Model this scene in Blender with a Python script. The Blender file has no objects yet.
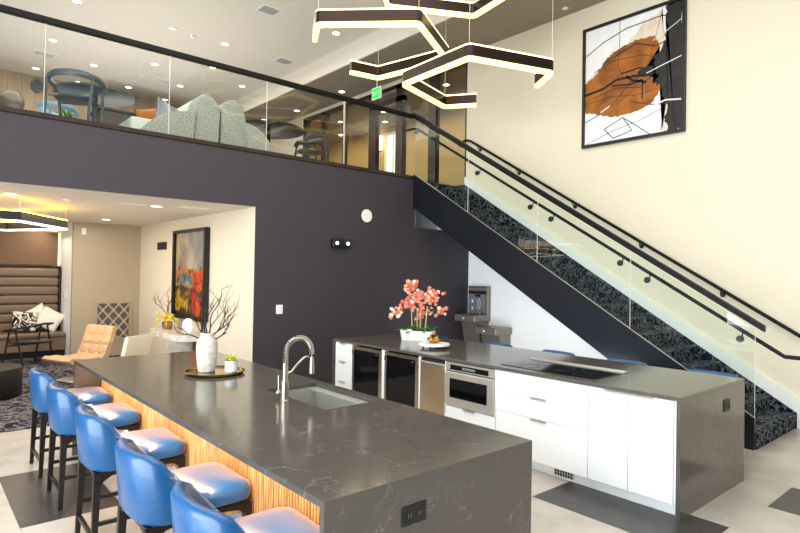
import bpy, bmesh, math, random
from mathutils import Vector, Matrix
random.seed(7)
PI=math.pi
S=bpy.context.scene
COL=S.collection
# ------------------------------------------------------------------ materials
def newmat(name):
    m=bpy.data.materials.new(name); m.use_nodes=True
    nt=m.node_tree; return m,nt,nt.nodes['Principled BSDF']
def lin(c):
    return tuple(((v/255)/12.92 if v/255<=0.04045 else ((v/255+0.055)/1.055)**2.4) for v in c)+(1,)
def mat(name,c,rough=.5,metal=0,emit=0,ec=None,noise=None,bump=None,coat=0,spec=None):
    m,nt,b=newmat(name)
    c1=lin(c); b.inputs['Base Color'].default_value=c1
    b.inputs['Roughness'].default_value=rough; b.inputs['Metallic'].default_value=metal
    if spec is not None: b.inputs['Specular IOR Level'].default_value=spec
    if coat: b.inputs['Coat Weight'].default_value=coat; b.inputs['Coat Roughness'].default_value=.1
    if emit:
        b.inputs['Emission Color'].default_value=lin(ec or c); b.inputs['Emission Strength'].default_value=emit
    tc=None
    if noise or bump:
        tc=nt.nodes.new('ShaderNodeTexCoord')
    if noise:                      # (scale, colour2, detail)
        n=nt.nodes.new('ShaderNodeTexNoise'); n.inputs['Scale'].default_value=noise[0]; n.inputs['Detail'].default_value=noise[2] if len(noise)>2 else 3
        r=nt.nodes.new('ShaderNodeValToRGB'); r.color_ramp.elements[0].position=.35; r.color_ramp.elements[1].position=.65
        r.color_ramp.elements[0].color=c1; r.color_ramp.elements[1].color=lin(noise[1])
        nt.links.new(tc.outputs['Object'],n.inputs['Vector']); nt.links.new(n.outputs['Fac'],r.inputs[0]); nt.links.new(r.outputs[0],b.inputs['Base Color'])
    if bump:                       # (scale, strength)
        n=nt.nodes.new('ShaderNodeTexNoise'); n.inputs['Scale'].default_value=bump[0]; n.inputs['Detail'].default_value=2
        bp=nt.nodes.new('ShaderNodeBump'); bp.inputs['Strength'].default_value=bump[1]; bp.inputs['Distance'].default_value=.01
        nt.links.new(tc.outputs['Object'],n.inputs['Vector']); nt.links.new(n.outputs['Fac'],bp.inputs['Height']); nt.links.new(bp.outputs[0],b.inputs['Normal'])
    return m
def ramp(nt,stops):
    r=nt.nodes.new('ShaderNodeValToRGB'); e=r.color_ramp.elements
    while len(e)<len(stops): e.new(.5)
    for el,(p,c) in zip(e,stops): el.position=p; el.color=lin(c)
    return r
def glassmat(name,tint,refl=1.0):
    m=bpy.data.materials.new(name); m.use_nodes=True; nt=m.node_tree; nt.nodes.clear()
    o=nt.nodes.new('ShaderNodeOutputMaterial'); mx=nt.nodes.new('ShaderNodeMixShader'); t=nt.nodes.new('ShaderNodeBsdfTransparent'); g=nt.nodes.new('ShaderNodeBsdfGlossy')
    t.inputs[0].default_value=lin(tint); g.inputs['Roughness'].default_value=.0
    f=nt.nodes.new('ShaderNodeLayerWeight'); pw=nt.nodes.new('ShaderNodeMath'); pw.operation='POWER'; pw.inputs[1].default_value=5
    mm=nt.nodes.new('ShaderNodeMath'); mm.operation='MULTIPLY_ADD'; mm.inputs[1].default_value=.9*refl; mm.inputs[2].default_value=.03*refl; mm.use_clamp=True
    nt.links.new(f.outputs['Facing'],pw.inputs[0]); nt.links.new(pw.outputs[0],mm.inputs[0]); nt.links.new(mm.outputs[0],mx.inputs[0]); nt.links.new(t.outputs[0],mx.inputs[1]); nt.links.new(g.outputs[0],mx.inputs[2]); nt.links.new(mx.outputs[0],o.inputs[0])
    return m
def quartz():
    m,nt,b=newmat('dark_quartz'); tc=nt.nodes.new('ShaderNodeTexCoord')
    n=nt.nodes.new('ShaderNodeTexNoise'); n.inputs['Scale'].default_value=3.4; n.inputs['Detail'].default_value=7; n.inputs['Roughness'].default_value=.62; n.inputs['Distortion'].default_value=.5
    s=nt.nodes.new('ShaderNodeMath'); s.operation='SUBTRACT'; s.inputs[1].default_value=.5
    a=nt.nodes.new('ShaderNodeMath'); a.operation='ABSOLUTE'
    r=ramp(nt,[(0.0,(150,142,132)),(.0035,(96,90,84)),(.008,(84,79,74)),(1,(80,75,70))])
    n2=nt.nodes.new('ShaderNodeTexNoise'); n2.inputs['Scale'].default_value=5
    r2=nt.nodes.new('ShaderNodeValToRGB'); r2.color_ramp.elements[0].position=.42; r2.color_ramp.elements[1].position=.66
    mx=nt.nodes.new('ShaderNodeMix'); mx.data_type='RGBA'; mx.inputs[6].default_value=lin((82,77,72))
    L=nt.links
    L.new(tc.outputs['Object'],n.inputs['Vector']); L.new(tc.outputs['Object'],n2.inputs['Vector']); L.new(n.outputs['Fac'],s.inputs[0]); L.new(s.outputs[0],a.inputs[0]); L.new(a.outputs[0],r.inputs[0])
    L.new(n2.outputs['Fac'],r2.inputs[0]); L.new(r2.outputs[0],mx.inputs[0]); L.new(r.outputs[0],mx.inputs[7]); L.new(mx.outputs[2],b.inputs['Base Color'])
    b.inputs['Roughness'].default_value=.14; b.inputs['Specular IOR Level'].default_value=.75; return m
def carpet(name,stops,scale,rough=.95):
    m,nt,b=newmat(name); tc=nt.nodes.new('ShaderNodeTexCoord'); L=nt.links
    n=nt.nodes.new('ShaderNodeTexNoise'); n.inputs['Scale'].default_value=scale; n.inputs['Detail'].default_value=7; n.inputs['Roughness'].default_value=.7; n.inputs['Distortion'].default_value=1.6
    r=ramp(nt,stops); L.new(tc.outputs['Object'],n.inputs['Vector']); L.new(n.outputs['Fac'],r.inputs[0]); L.new(r.outputs[0],b.inputs['Base Color']); b.inputs['Roughness'].default_value=rough
    b.inputs['Specular IOR Level'].default_value=.1
    return m
def wood(name,c1,c2,scale,axis_scale,rough=.45):
    m,nt,b=newmat(name); tc=nt.nodes.new('ShaderNodeTexCoord'); L=nt.links
    mp=nt.nodes.new('ShaderNodeMapping'); mp.inputs['Scale'].default_value=axis_scale
    n=nt.nodes.new('ShaderNodeTexNoise'); n.inputs['Scale'].default_value=scale; n.inputs['Detail'].default_value=4
    r=ramp(nt,[(.3,c1),(.7,c2)]); L.new(tc.outputs['Object'],mp.inputs[0]); L.new(mp.outputs[0],n.inputs['Vector']); L.new(n.outputs['Fac'],r.inputs[0]); L.new(r.outputs[0],b.inputs['Base Color']); b.inputs['Roughness'].default_value=rough
    return m
M=dict(
 darkwall=mat('charcoal_paint',(59,53,59),.75,bump=(90,.05)),
 cream=mat('cream_paint',(230,219,198),.85,bump=(120,.04)),
 white=mat('white_paint',(240,240,238),.8),
 beige=mat('beige_paint',(180,165,143),.85),
 ceilcream=mat('ceiling_cream',(226,217,204),.9),
 ceilshade=mat('ceiling_shaded',(154,140,123),.9),  # darker ceiling colour: shade of the dropped part painted in
 ceillow=mat('ceiling_low',(224,216,200),.9),
 tile=mat('pale_tile',(172,164,155),.33,noise=(3.2,(194,188,180),8)),
 darktile=mat('dark_tile',(50,48,50),.38,noise=(5,(62,60,61),6)),
 grout=mat('grout',(172,163,152),.8),
 carpet=carpet('lounge_carpet',[(.3,(20,22,34)),(.45,(38,40,56)),(.5,(160,152,150)),(.52,(36,38,56)),(.62,(22,24,40)),(.72,(92,80,74))],3.6),
 stair=carpet('stair_carpet',[(.3,(8,12,22)),(.47,(16,22,36)),(.5,(160,168,178)),(.514,(14,20,32)),(.62,(10,14,26)),(.72,(40,48,64))],6.5),
 quartz=quartz(),
 slat=wood('slat_wood',(150,104,58),(206,164,108),4,(1,12,1.2),.4),
 woodwall=wood('wall_wood',(156,134,108),(186,164,136),1.6,(3,1,.5),.6),
 walnut=wood('dark_walnut',(34,20,14),(54,32,22),3,(6,6,.7),.35),
 blue=mat('blue_leather',(8,76,128),.38,bump=(60,.06),coat=.3),
 black=mat('black_paint',(16,15,16),.45),
 blackmetal=mat('black_metal',(5,5,6),.5,spec=.25),
 stringer=mat('stringer_steel',(28,31,39),.32,.3),
 blackwood=mat('black_wood',(20,18,18),.4),
 cab=mat('white_lacquer',(244,246,248),.3),
 steel=mat('brushed_steel',(206,202,196),.34,.85),
 steeldark=mat('brushed_steel_warm',(206,186,162),.26,1),
 chrome=mat('brushed_nickel',(172,164,152),.28,1),
 gap=mat('dark_gap',(30,28,26),.8),  # near-black for vents, sockets, housings and toe kick
 dglass=mat('black_glass',(5,7,12),.06,spec=.3),
 glass=glassmat('clear_glass',(253,254,253),.45),
 stairglass=glassmat('stair_glass',(250,254,252),1.0),
 pane=glassmat('window_pane',(250,252,252),.4),
 bronze=mat('dark_bronze',(50,38,34),.32,.75),
 glow=mat('led_glow',(255,240,170),.5,emit=3.0,ec=(255,226,120)),
 glowtop=mat('led_glow_top',(255,240,190),.5,emit=4,ec=(255,232,160)),
 ringglow=mat('ring_glow',(255,255,240),.5,emit=4,ec=(255,246,225)),
 downlight=mat('downlight_glow',(255,250,235),.5,emit=9,ec=(255,240,214)),
 trimwhite=mat('trim_white',(238,236,230),.5),
 plastic=mat('white_plastic',(244,244,242),.4),
 brass=mat('brass',(190,150,70),.25,1),
 oldbrass=mat('antique_brass',(176,150,98),.22,1),
 ceramic=mat('speckled_ceramic',(224,218,208),.6,noise=(26,(196,186,172),8),bump=(30,.2)),
 pot=mat('white_ceramic',(246,245,242),.3),
 branch=mat('dark_branch',(44,34,30),.8),
 stemtan=mat('bamboo_stem',(206,178,130),.6),
 leaf=mat('orchid_leaf',(38,104,38),.4,noise=(10,(78,140,50))),
 succ=mat('yellow_green_leaf',(142,168,52),.5,noise=(30,(214,208,90))),
 petal=mat('coral_petal',(216,66,38),.6,noise=(34,(248,176,146))),
 flower=mat('yellow_petal',(232,208,60),.6),
 marble=mat('pale_marble',(240,234,226),.25,noise=(4,(190,180,170),9)),
 tan=mat('tan_leather',(196,160,122),.42,bump=(40,.08)),
 creamleather=mat('cream_leather',(226,212,188),.45),
 banq=mat('taupe_leather',(126,106,90),.42,bump=(50,.06)),
 panelbrown=mat('brown_panel',(112,86,64),.7,noise=(60,(122,96,72),2)),
 cushion=mat('white_cushion',(244,238,228),.85),
 patterncushion=carpet('patterned_cushion',[(.0,(240,236,228)),(.47,(240,236,228)),(.5,(24,22,22)),(.56,(24,22,22)),(.59,(240,236,228)),(1,(240,236,228))],3.0,.85),
 sofa=mat('grey_green_boucle',(186,188,176),.9,noise=(50,(134,138,130),3),bump=(90,.3)),
 sofa_lit=mat('boucle_lit',(222,226,216),.9,bump=(90,.3)),  # lit copy of the bouclé: light on ribs and seat put into colour
 slate=mat('slate_blue_paint',(66,78,84),.4),
 lightblue=mat('pale_blue_frame',(140,180,200),.4),
 tabledark=mat('dark_table',(74,84,90),.35),
 tableblack=mat('espresso_table',(36,28,25),.35),
 orange=mat('rust_cushion',(190,112,52),.8),
 navy=mat('navy_stripe',(38,46,70),.85),
 grey=mat('grey_plastic',(110,116,122),.4),
 fountain=mat('fountain_steel',(142,135,124),.35,.6),
 greenglow=mat('exit_green',(20,180,60),.5,emit=.9,ec=(20,220,80)),
 smoke=mat('smoked_globe',(92,84,74),.15),
 oven=mat('oven_steel',(214,210,204),.3,.8),
 corridor=mat('corridor_wall',(190,166,122),.8),
 sconce=mat('sconce_glow',(255,240,200),.5,emit=8,ec=(255,226,170)),
 daypanel=mat('bright_pane_glow',(235,242,240),.6,emit=.8,ec=(226,238,236)),
)
M['blueseat']=mat('blue_leather_seat_warm_sheen',(14,84,140),.33,bump=(60,.06),coat=.8)
_b=M['blueseat'].node_tree.nodes['Principled BSDF']; _b.inputs['Sheen Weight'].default_value=.75; _b.inputs['Sheen Roughness'].default_value=.35; _b.inputs['Sheen Tint'].default_value=(1,.60,.40,1)  # tinted sheen paints in the warm pink light on the seat tops
M['petalpale']=mat('pale_petal',(252,214,190),.6); M['basin']=mat('sink_steel',(196,194,188),.3,.6); M['fridgeframe']=mat('fridge_steel',(188,176,162),.24,1); M['brightwhite']=mat('bright_white',(252,252,252),.7); M['slatback']=mat('slat_groove',(96,52,20),.7); M['grillegrey']=mat('grille_grey',(96,88,78),.8); M['chairgrey']=mat('charcoal_grey_wood',(62,62,58),.45)
# ------------------------------------------------------------------ mesh helpers
def B(): return bmesh.new()
def box(bm,x0,x1,y0,y1,z0,z1,r=0,seg=2,rot=None,mi=0):
    g=bmesh.ops.create_cube(bm,size=1); vs=g['verts']
    bmesh.ops.scale(bm,vec=(x1-x0,y1-y0,z1-z0),verts=vs)
    c=Vector(((x0+x1)/2,(y0+y1)/2,(z0+z1)/2))
    fs=set(f for v in vs for f in v.link_faces)
    for f in fs: f.material_index=mi
    if r>0:
        es=list(set(e for v in vs for e in v.link_edges))
        res=bmesh.ops.bevel(bm,geom=es,offset=r,segments=seg,profile=.5,affect='EDGES')
        vs=list(set(v for f in res['faces'] for v in f.verts)|set(v for v in vs if v.is_valid))
        for f in set(f for v in vs for f in v.link_faces): f.material_index=mi
    if rot is not None: bmesh.ops.rotate(bm,cent=(0,0,0),matrix=rot,verts=vs)
    bmesh.ops.translate(bm,vec=c,verts=vs)
    return vs
def loft(bm,rings,cap=True,closed_u=False,mi=0):
    R=[[bm.verts.new(p) for p in r] for r in rings]
    n=len(R[0]); m=len(R)
    for i in range(m if closed_u else m-1):
        a,b=R[i],R[(i+1)%m]
        for j in range(n):
            try: f=bm.faces.new((a[j],a[(j+1)%n],b[(j+1)%n],b[j])); f.material_index=mi
            except ValueError: pass
    if cap and not closed_u:
        for r in (R[0],R[-1]):
            try: f=bm.faces.new(r); f.material_index=mi
            except ValueError: pass
    return R
def tube(bm,pts,r,n=8,closed=False,flat=None,cap=True,mi=0):
    pts=[Vector(p) for p in pts]; m=len(pts); rings=[]
    up=None
    for i,p in enumerate(pts):
        if closed: t=(pts[(i+1)%m]-pts[i-1]).normalized()
        else: t=((pts[i+1] if i<m-1 else p)-(pts[i-1] if i>0 else p)).normalized()
        if up is None:
            up=Vector((0,0,1)) if abs(t.z)<.9 else Vector((1,0,0))
        s=t.cross(up)
        if s.length<1e-4: s=t.orthogonal()
        s.normalize(); up=s.cross(t).normalized()
        rr=r[i] if isinstance(r,(list,tuple)) else r
        a,b=(rr,rr) if flat is None else (rr*flat[0],rr*flat[1])
        rings.append([p+s*math.cos(2*PI*k/n+PI/n)*a+up*math.sin(2*PI*k/n+PI/n)*b for k in range(n)])
    loft(bm,rings,cap,closed,mi)
def lathe(bm,prof,c=(0,0,0),n=24,mi=0):
    c=Vector(c)
    rings=[[c+Vector((math.cos(2*PI*k/n)*max(r,1e-4),math.sin(2*PI*k/n)*max(r,1e-4),z)) for k in range(n)] for r,z in prof]
    loft(bm,rings,True,mi=mi)
def cyl(bm,p0,p1,r,n=16,mi=0): tube(bm,[p0,p1],r,n,mi=mi)
def prism(bm,pts,axis,a,b,mi=0):
    def P(p,v):
        return {0:(v,p[0],p[1]),1:(p[0],v,p[1]),2:(p[0],p[1],v)}[axis]
    A=[bm.verts.new(P(p,a)) for p in pts]; Bv=[bm.verts.new(P(p,b)) for p in pts]; n=len(pts)
    fs=[bm.faces.new(A),bm.faces.new(Bv[::-1])]
    for i in range(n): fs.append(bm.faces.new((A[i],A[(i+1)%n],Bv[(i+1)%n],Bv[i])))
    for f in fs: f.material_index=mi
def ball(bm,c,r,sc=(1,1,1),u=12,v=8,mi=0,rot=None):
    g=bmesh.ops.create_uvsphere(bm,u_segments=u,v_segments=v,radius=r); vs=g['verts']
    bmesh.ops.scale(bm,vec=sc,verts=vs)
    if rot is not None: bmesh.ops.rotate(bm,cent=(0,0,0),matrix=rot,verts=vs)
    bmesh.ops.translate(bm,vec=c,verts=vs)
    for f in set(f for w in vs for f in w.link_faces): f.material_index=mi
OFF={}
def rootoff(o):
    while o is not None:
        if o.name in OFF: return OFF[o.name]
        o=o.parent
    return Vector((0,0,0))
def obj(name,bm,mats,parent=None,smooth=False,local=False,angle=35):
    if not isinstance(mats,(list,tuple)): mats=[mats]
    bmesh.ops.recalc_face_normals(bm,faces=bm.faces)
    if parent is not None and not local:
        bmesh.ops.translate(bm,vec=-rootoff(parent),verts=bm.verts)
    me=bpy.data.meshes.new(name); bm.to_mesh(me); bm.free()
    for m in mats: me.materials.append(M[m] if isinstance(m,str) else m)
    if smooth:
        me.shade_smooth()
        if angle: me.set_sharp_from_angle(angle=math.radians(angle))
    o=bpy.data.objects.new(name,me); COL.objects.link(o)
    if parent is not None: o.parent=parent
    return o
def thing(name,label,cat,loc=(0,0,0),rz=0,group=None):
    o=bpy.data.objects.new(name,None); o.empty_display_size=.1; COL.objects.link(o)
    o.location=loc; o.rotation_euler=(0,0,rz); o['label']=label; o['category']=cat
    if group: o['group']=group
    OFF[o.name]=Vector(loc); return o
def tag(o,label,cat,group=None):
    o['label']=label; o['category']=cat
    if group: o['group']=group
    return o
def struct(name,bm,mats,label,cat,parent=None,**k):
    o=obj(name,bm,mats,parent,**k); o['kind']='structure'
    if parent is None: o['label']=label; o['category']=cat
    return o
def dup(root,loc,rz=None,label=None,group=None):
    def cp(o,par):
        c=o.copy(); COL.objects.link(c)
        if par is not None: c.parent=par
        for ch in list(o.children): cp(ch,c)
        return c
    r=cp(root,None); r.location=loc
    if rz is not None: r.rotation_euler=(0,0,rz)
    if label: r['label']=label
    if group: r['group']=group
    return r
def quick(name,mats,f,parent=None,**k):
    bm=B(); f(bm); return obj(name,bm,mats,parent,**k)

# ------------------------------------------------------------------ key dimensions (metres)
WX=8.302      # tall right wall plane
WY=7.513      # charcoal wall plane / balcony edge
PXW=3.765     # lounge side wall
YB=12.83      # lounge far wall
UF=3.53       # upper floor
ZC=6.57; ZB=6.21; XS=6.95
CT=.914
# ------------------------------------------------------------------ floor
bm=B(); box(bm,-3.2,8.6,-4,7.5,-.2,-.002,mi=1)
px,py=.655,1.25
for k in range(-6,13):
    x0=.625+px*k
    if x0>WX: break
    off={0:5.92,5:2.79,7:1.49}.get(k, 5.92+((k*0.47)%1)*py)
    j0=int((off-7.5)//py)-1
    y=off-py*(j0)
    while y-py>-4:
        y-=0
        a,b=max(y-py,-3.99),min(y,7.49)
        if b-a>.02:
            dark = (k==0 and abs(y-5.92)<.01) or (k==5 and abs(y-2.79)<.01) or (k==7 and abs(y-1.49)<.01) or (k==-2 and abs(y-off+py)<.01)
            xa,xb=max(x0+.0015,-3.19),min(x0+px-.0015,WX-.001)
            f=bm.faces.new([bm.verts.new(p) for p in ((xa,a+.0015,0),(xb,a+.0015,0),(xb,b-.0015,0),(xa,b-.0015,0))]); f.material_index=2 if dark else 0
        y-=py
struct('floor',bm,['tile','grout','darktile'],'pale stone tile floor with a few dark tiles','floor')
bm=B(); box(bm,-3.2,PXW+.1,7.5,14.3,-.2,.003)
struct('floor_lounge',bm,'carpet','dark navy patterned carpet of the lounge under the mezzanine','carpet')
# ------------------------------------------------------------------ walls and ceilings
bm=B()
prism(bm,[(PXW,0),(8.32,0),(8.32,2.64),(6.86,2.64),(6.86,3.5),(-3.2,3.5),(-3.2,2.735),(PXW,2.735)],1,WY,WY+.025)
struct('wall_back',bm,'darkwall','charcoal painted wall and balcony fascia above the lounge opening','wall')
bm=B(); box(bm,WX,WX+.15,-4,7.62,0,6.6)
struct('wall_right',bm,'cream','tall cream wall behind the staircase','wall')
bm=B(); box(bm,6.86,8.3,WY+.0255,8.5,2.60,2.64); box(bm,6.86,8.3,8.4,8.5,2.64,3.3); box(bm,6.86,6.9,WY+.03,8.5,2.64,3.3)
struct('trim_1',bm,'white','white painted soffit recess under the stair landing','trim')
bm=B(); box(bm,PXW,PXW+.12,WY+.0255,14.3,0,2.735)
struct('wall_lounge_right',bm,'cream','cream lounge wall with the colourful painting','wall')
bm=B(); box(bm,2.49,PXW,YB,YB+.12,0,2.735)
struct('wall_lounge_back',bm,'beige','beige lounge wall with the lattice grille','wall')
bm=B(); box(bm,2.49,2.6,YB+.12,14.2,0,2.735)
struct('wall_alcove_side',bm,'brightwhite','white side wall of the banquette alcove','wall')
bm=B(); box(bm,-3.2,2.6,14.15,14.3,0,2.735)
struct('wall_alcove_back',bm,'beige','beige wall behind the banquette','wall')
bm=B(); box(bm,-3.2,PXW+.12,WY+.0255,14.3,2.735,2.85)
struct('ceiling_lounge',bm,'ceillow','low cream lounge ceiling with recessed lights','ceiling')
bm=B(); box(bm,-3.2,6.86,WY+.0255,17.4,3.2,3.52); box(bm,6.86,8.5,7.62,17.4,3.2,3.52)
struct('floor_mezzanine',bm,'grey','mezzanine floor slab behind the glass balustrade','floor')
bm=B(); box(bm,-3.2,XS,-4,17.4,ZC,ZC+.2)
struct('ceiling',bm,'ceilcream','high cream ceiling with rows of recessed lights','ceiling')
bm=B(); box(bm,XS,11.2,-4,17.4,ZB,ZB+.2)
struct('ceiling_dropped',bm,'ceilshade','dropped ceiling along the right wall and corridor, coloured taupe to stand for shade','ceiling')
bm=B(); box(bm,XS-.03,XS,-4,17.4,ZB,ZC)
prism(bm,[(XS-.12,ZC),(XS-.03,ZC-.1),(XS-.03,ZC)],1,-4,17.4)
struct('trim_2',bm,'ceilcream','cream soffit step with crown moulding between the two ceilings','trim')
bm=B()
for i in range(40):
    x=-3.2+.29*i; box(bm,x,x+.285,16.6,16.66,3.52,ZC)
box(bm,-3.2,8.4,16.66,16.8,3.52,ZC+.1)
struct('wall_mezzanine_back',bm,'woodwall','pale vertical wood plank wall at the back of the mezzanine','wall')
# windows behind the photographer (bright daylight side)
def winwall(name,axis,pos,a,b,n,z0,z1,k,label):
    bm=B()
    d=(b-a)/n
    def bx(u0,u1,za,zb,t0=-.06,t1=.06):
        if axis==0: box(bm,pos+t0,pos+t1,u0,u1,za,zb)
        else: box(bm,u0,u1,pos+t0,pos+t1,za,zb)
    for i in range(n+1): bx(a+d*i-.04,a+d*i+.04,z0,z1)
    for z in (z0+.04,2.3,4.4,z1-.04): bx(a,b,z-.035,z+.035)
    o=struct('window_%d'%k,bm,'blackmetal',label,'window')
    bm=B()
    if axis==0: box(bm,pos-.005,pos+.005,a,b,z0,z1)
    else: box(bm,a,b,pos-.005,pos+.005,z0,z1)
    obj('window_glass',bm,'pane',o)
winwall('w',0,-3.2,-4,7.5,7,.0,6.5,1,'tall dark framed window wall on the left side')
winwall('w',1,-4.0,-3.2,8.3,7,.0,6.2,2,'tall dark framed window wall behind the camera')
# ------------------------------------------------------------------ mezzanine storefront (dark frames + glass) in the plane of the right wall
bm=B(); SF=WX+.02
def sf(y0,y1,z0,z1,t=.06): box(bm,SF,SF+t,y0,y1,z0,z1)
for y0,y1 in ((7.62,7.68),(8.52,8.74),(9.58,9.82),(10.55,10.82),(11.85,11.93),(12.7,12.9),(13.66,13.84)): sf(y0,y1,3.52,6.1,.12)
sf(7.62,13.84,6.02,6.12,.12); sf(9.58,10.82,5.72,5.84,.12); sf(7.62,13.84,3.52,3.6,.12)
st=struct('window_3',bm,'walnut','dark timber framed glass storefront at the mezzanine corridor','window')
bm=B(); box(bm,SF+.02,SF+.03,7.62,13.84,3.55,6.05); obj('window_glass',bm,'pane',st)
bm=B(); box(bm,SF,SF+.12,7.62,13.84,6.12,ZB); box(bm,SF,SF+.12,13.84,16.7,3.52,ZB)
struct('wall_mezzanine_right',bm,'cream','cream wall strip above and beyond the storefront','wall')
# corridor beyond
bm=B(); box(bm,10.9,11.0,7.2,17.4,3.52,ZB)
struct('wall_corridor_back',bm,'corridor','warm lit corridor wall beyond the storefront','wall')
bm=B(); box(bm,8.45,10.9,16.6,16.7,3.52,ZB); box(bm,8.45,10.9,7.1,7.2,3.52,ZB)
struct('wall_corridor_side',bm,'corridor','corridor end walls','wall')
bm=B(); box(bm,8.45,11,7.1,17.4,3.3,3.52)
struct('floor_corridor',bm,'grey','corridor floor slab','floor')
bm=B(); box(bm,10.84,10.9,12.50,12.58,3.52,6.05); box(bm,10.84,10.9,13.22,13.30,3.52,6.05); box(bm,10.84,10.9,12.58,13.22,5.97,6.05); box(bm,10.84,10.9,12.87,12.92,3.52,5.97)
d1=struct('door_1',bm,'trimwhite','white framed glazed corridor door','door')
bm=B(); box(bm,10.87,10.88,12.58,13.22,3.52,5.97); obj('window_glass',bm,'daypanel',d1)  # glowing sheet stands in for the bright window behind the door
t=thing('wall_sconce','tall glowing wall sconce seen through the storefront glass','wall light',(10.9,13.55,5.8))
quick('lamp_shade','sconce',lambda b:box(b,10.76,10.87,13.44,13.74,5.58,6.02,.02),t)
quick('backplate','bronze',lambda b:box(b,10.87,10.9,13.5,13.64,5.56,6.06),t)

# ------------------------------------------------------------------ islands
def slab_island(x0,x1,y0,y1,label,hole=None,t=.03,pt=.03,zt=CT):
    root=thing('worktop',label,'countertop',((x0+x1)/2,(y0+y1)/2,0))
    bm=B()
    if hole:
        a,b,c,d=hole
        box(bm,x0,a,y0,y1,zt-t,zt); box(bm,b,x1,y0,y1,zt-t,zt); box(bm,a,b,y0,c,zt-t,zt); box(bm,a,b,d,y1,zt-t,zt)
    else: box(bm,x0,x1,y0,y1,zt-t,zt,.002,1)
    obj('top_slab',bm,'quartz',root)
    quick('waterfall_panel','quartz',lambda b:box(b,x0,x1,y0,y0+pt,0,zt-t),root)
    quick('waterfall_panel','quartz',lambda b:box(b,x0,x1,y1-pt,y1,0,zt-t),root)
    return root
HOLE=(2.06,2.50,3.09,3.89)
slab_island(1.236,2.57,1.845,6.215,'dark quartz waterfall worktop with the sink, in the foreground',HOLE)
slab_island(4.372,5.712,1.818,6.40,'dark quartz waterfall worktop with the cooktop, nearer the stairs')
# foreground island base
t=thing('kitchen_island','island base clad in vertical golden wood slats under the foreground worktop','island',(1.95,4,0))
def f(b):
    y=1.885
    while y<6.17:
        prism(b,[(1.492,y),(1.474,y+.001),(1.470,y+.008),(1.474,y+.016),(1.492,y+.017)],2,.02,.884); y+=.0275
    box(b,1.492,1.5,1.876,6.184,.02,.884,mi=1)
quick('slat_panel',['slat','slatback'],f,t)
def f(b):
    box(b,1.502,1.98,1.876,6.184,.02,.882); box(b,2.54,2.555,1.876,6.184,.1,.882); box(b,1.98,2.54,1.876,3.04,.1,.882); box(b,1.98,2.54,3.94,6.184,.1,.882)
quick('carcass','cab',f,t)
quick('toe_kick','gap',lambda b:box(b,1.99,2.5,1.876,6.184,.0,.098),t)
# sink
t=thing('kitchen_sink','undermount stainless steel sink with a ledge in the foreground worktop','sink',(2.28,3.49,.7))
def f(b):
    a,c_,d,e=HOLE; z=CT-.031; zb=.70
    box(b,a-.02,a,d-.02,e+.02,zb,z); box(b,c_,c_+.02,d-.02,e+.02,zb,z); box(b,a,c_,d-.02,d,zb,z); box(b,a,c_,e,e+.02,zb,z)
    box(b,a-.02,c_+.02,d-.02,e+.02,zb-.01,zb)
    box(b,a,a+.012,d,e,z-.03,z-.02); box(b,c_-.03,c_,d,e,z-.03,z-.02)
quick('basin','basin',f,t)
quick('drain','chrome',lambda b:lathe(b,[(.045,.701),(.045,.705),(.03,.706),(.0,.703)],(2.28,3.49,0),20),t,smooth=True)
def f(b):
    for i in range(9): box(b,2.07,2.49,3.2+i*.035,3.208+i*.035,.724,.73)
    box(b,2.09,2.096,3.2,3.49,.718,.724); box(b,2.464,2.47,3.2,3.49,.718,.724)
quick('rack','chrome',f,t)
# faucet
fx,fy=1.985,3.475
t=thing('kitchen_faucet','brushed nickel faucet with a tall spring coil arch beside the sink','faucet',(fx,fy,CT))
z=CT
quick('body','chrome',lambda b:lathe(b,[(.032,z),(.032,z+.006),(.028,z+.01),(.028,z+.135),(.019,z+.14),(.019,z+.25),(.015,z+.255)],(fx,fy,0),20),t,smooth=True)
arc=[Vector((fx,fy,z+.25)),Vector((fx,fy,z+.31))]
for k in range(0,19):
    a=PI-k*(PI*1.02)/18; arc.append(Vector((fx+.105+math.cos(a)*.105,fy,z+.32+math.sin(a)*.105)))
arc.append(Vector((fx+.213,fy,z+.27)))
quick('hose','grey',lambda b:tube(b,arc,.007,8),t,smooth=True)
def f(b):
    n=27*10; pts=[]
    L=[0]
    for i in range(1,len(arc)): L.append(L[-1]+(arc[i]-arc[i-1]).length)
    for i in range(n+1):
        s=L[-1]*.93*i/n
        j=max(k for k in range(len(L)) if L[k]<=s); j=min(j,len(arc)-2)
        u=(s-L[j])/(L[j+1]-L[j]); p=arc[j].lerp(arc[j+1],u); tt=(arc[j+1]-arc[j]).normalized()
        side=Vector((0,1,0)); nn=tt.cross(side); a=2*PI*i/10
        pts.append(p+side*math.cos(a)*.0175+nn*math.sin(a)*.0175)
    tube(b,pts,.0038,5)
quick('spring_coil','chrome',f,t,smooth=True)
sx=fx+.213
quick('spray_head','chrome',lambda b:lathe(b,[(.012,z+.165),(.019,z+.166),(.018,z+.24),(.013,z+.285)],(sx,fy,0),16),t,smooth=True)
quick('support_arm','chrome',lambda b:tube(b,[(fx+.012,fy,z+.185),(fx+.05,fy,z+.195),(fx+.09,fy,z+.24),(fx+.15,fy,z+.285),(fx+.175,fy,z+.29),(sx,fy,z+.272)],.008,8),t,smooth=True)
h=quick('handle','chrome',lambda b:(cyl(b,(fx,fy,z+.045),(fx-.012,fy+.06,z+.045),.014),ball(b,(fx-.012,fy+.066,z+.045),.022),tube(b,[(fx-.012,fy+.066,z+.06),(fx-.014,fy+.068,z+.165)],[.007,.006],8)),t,smooth=True)
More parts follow.
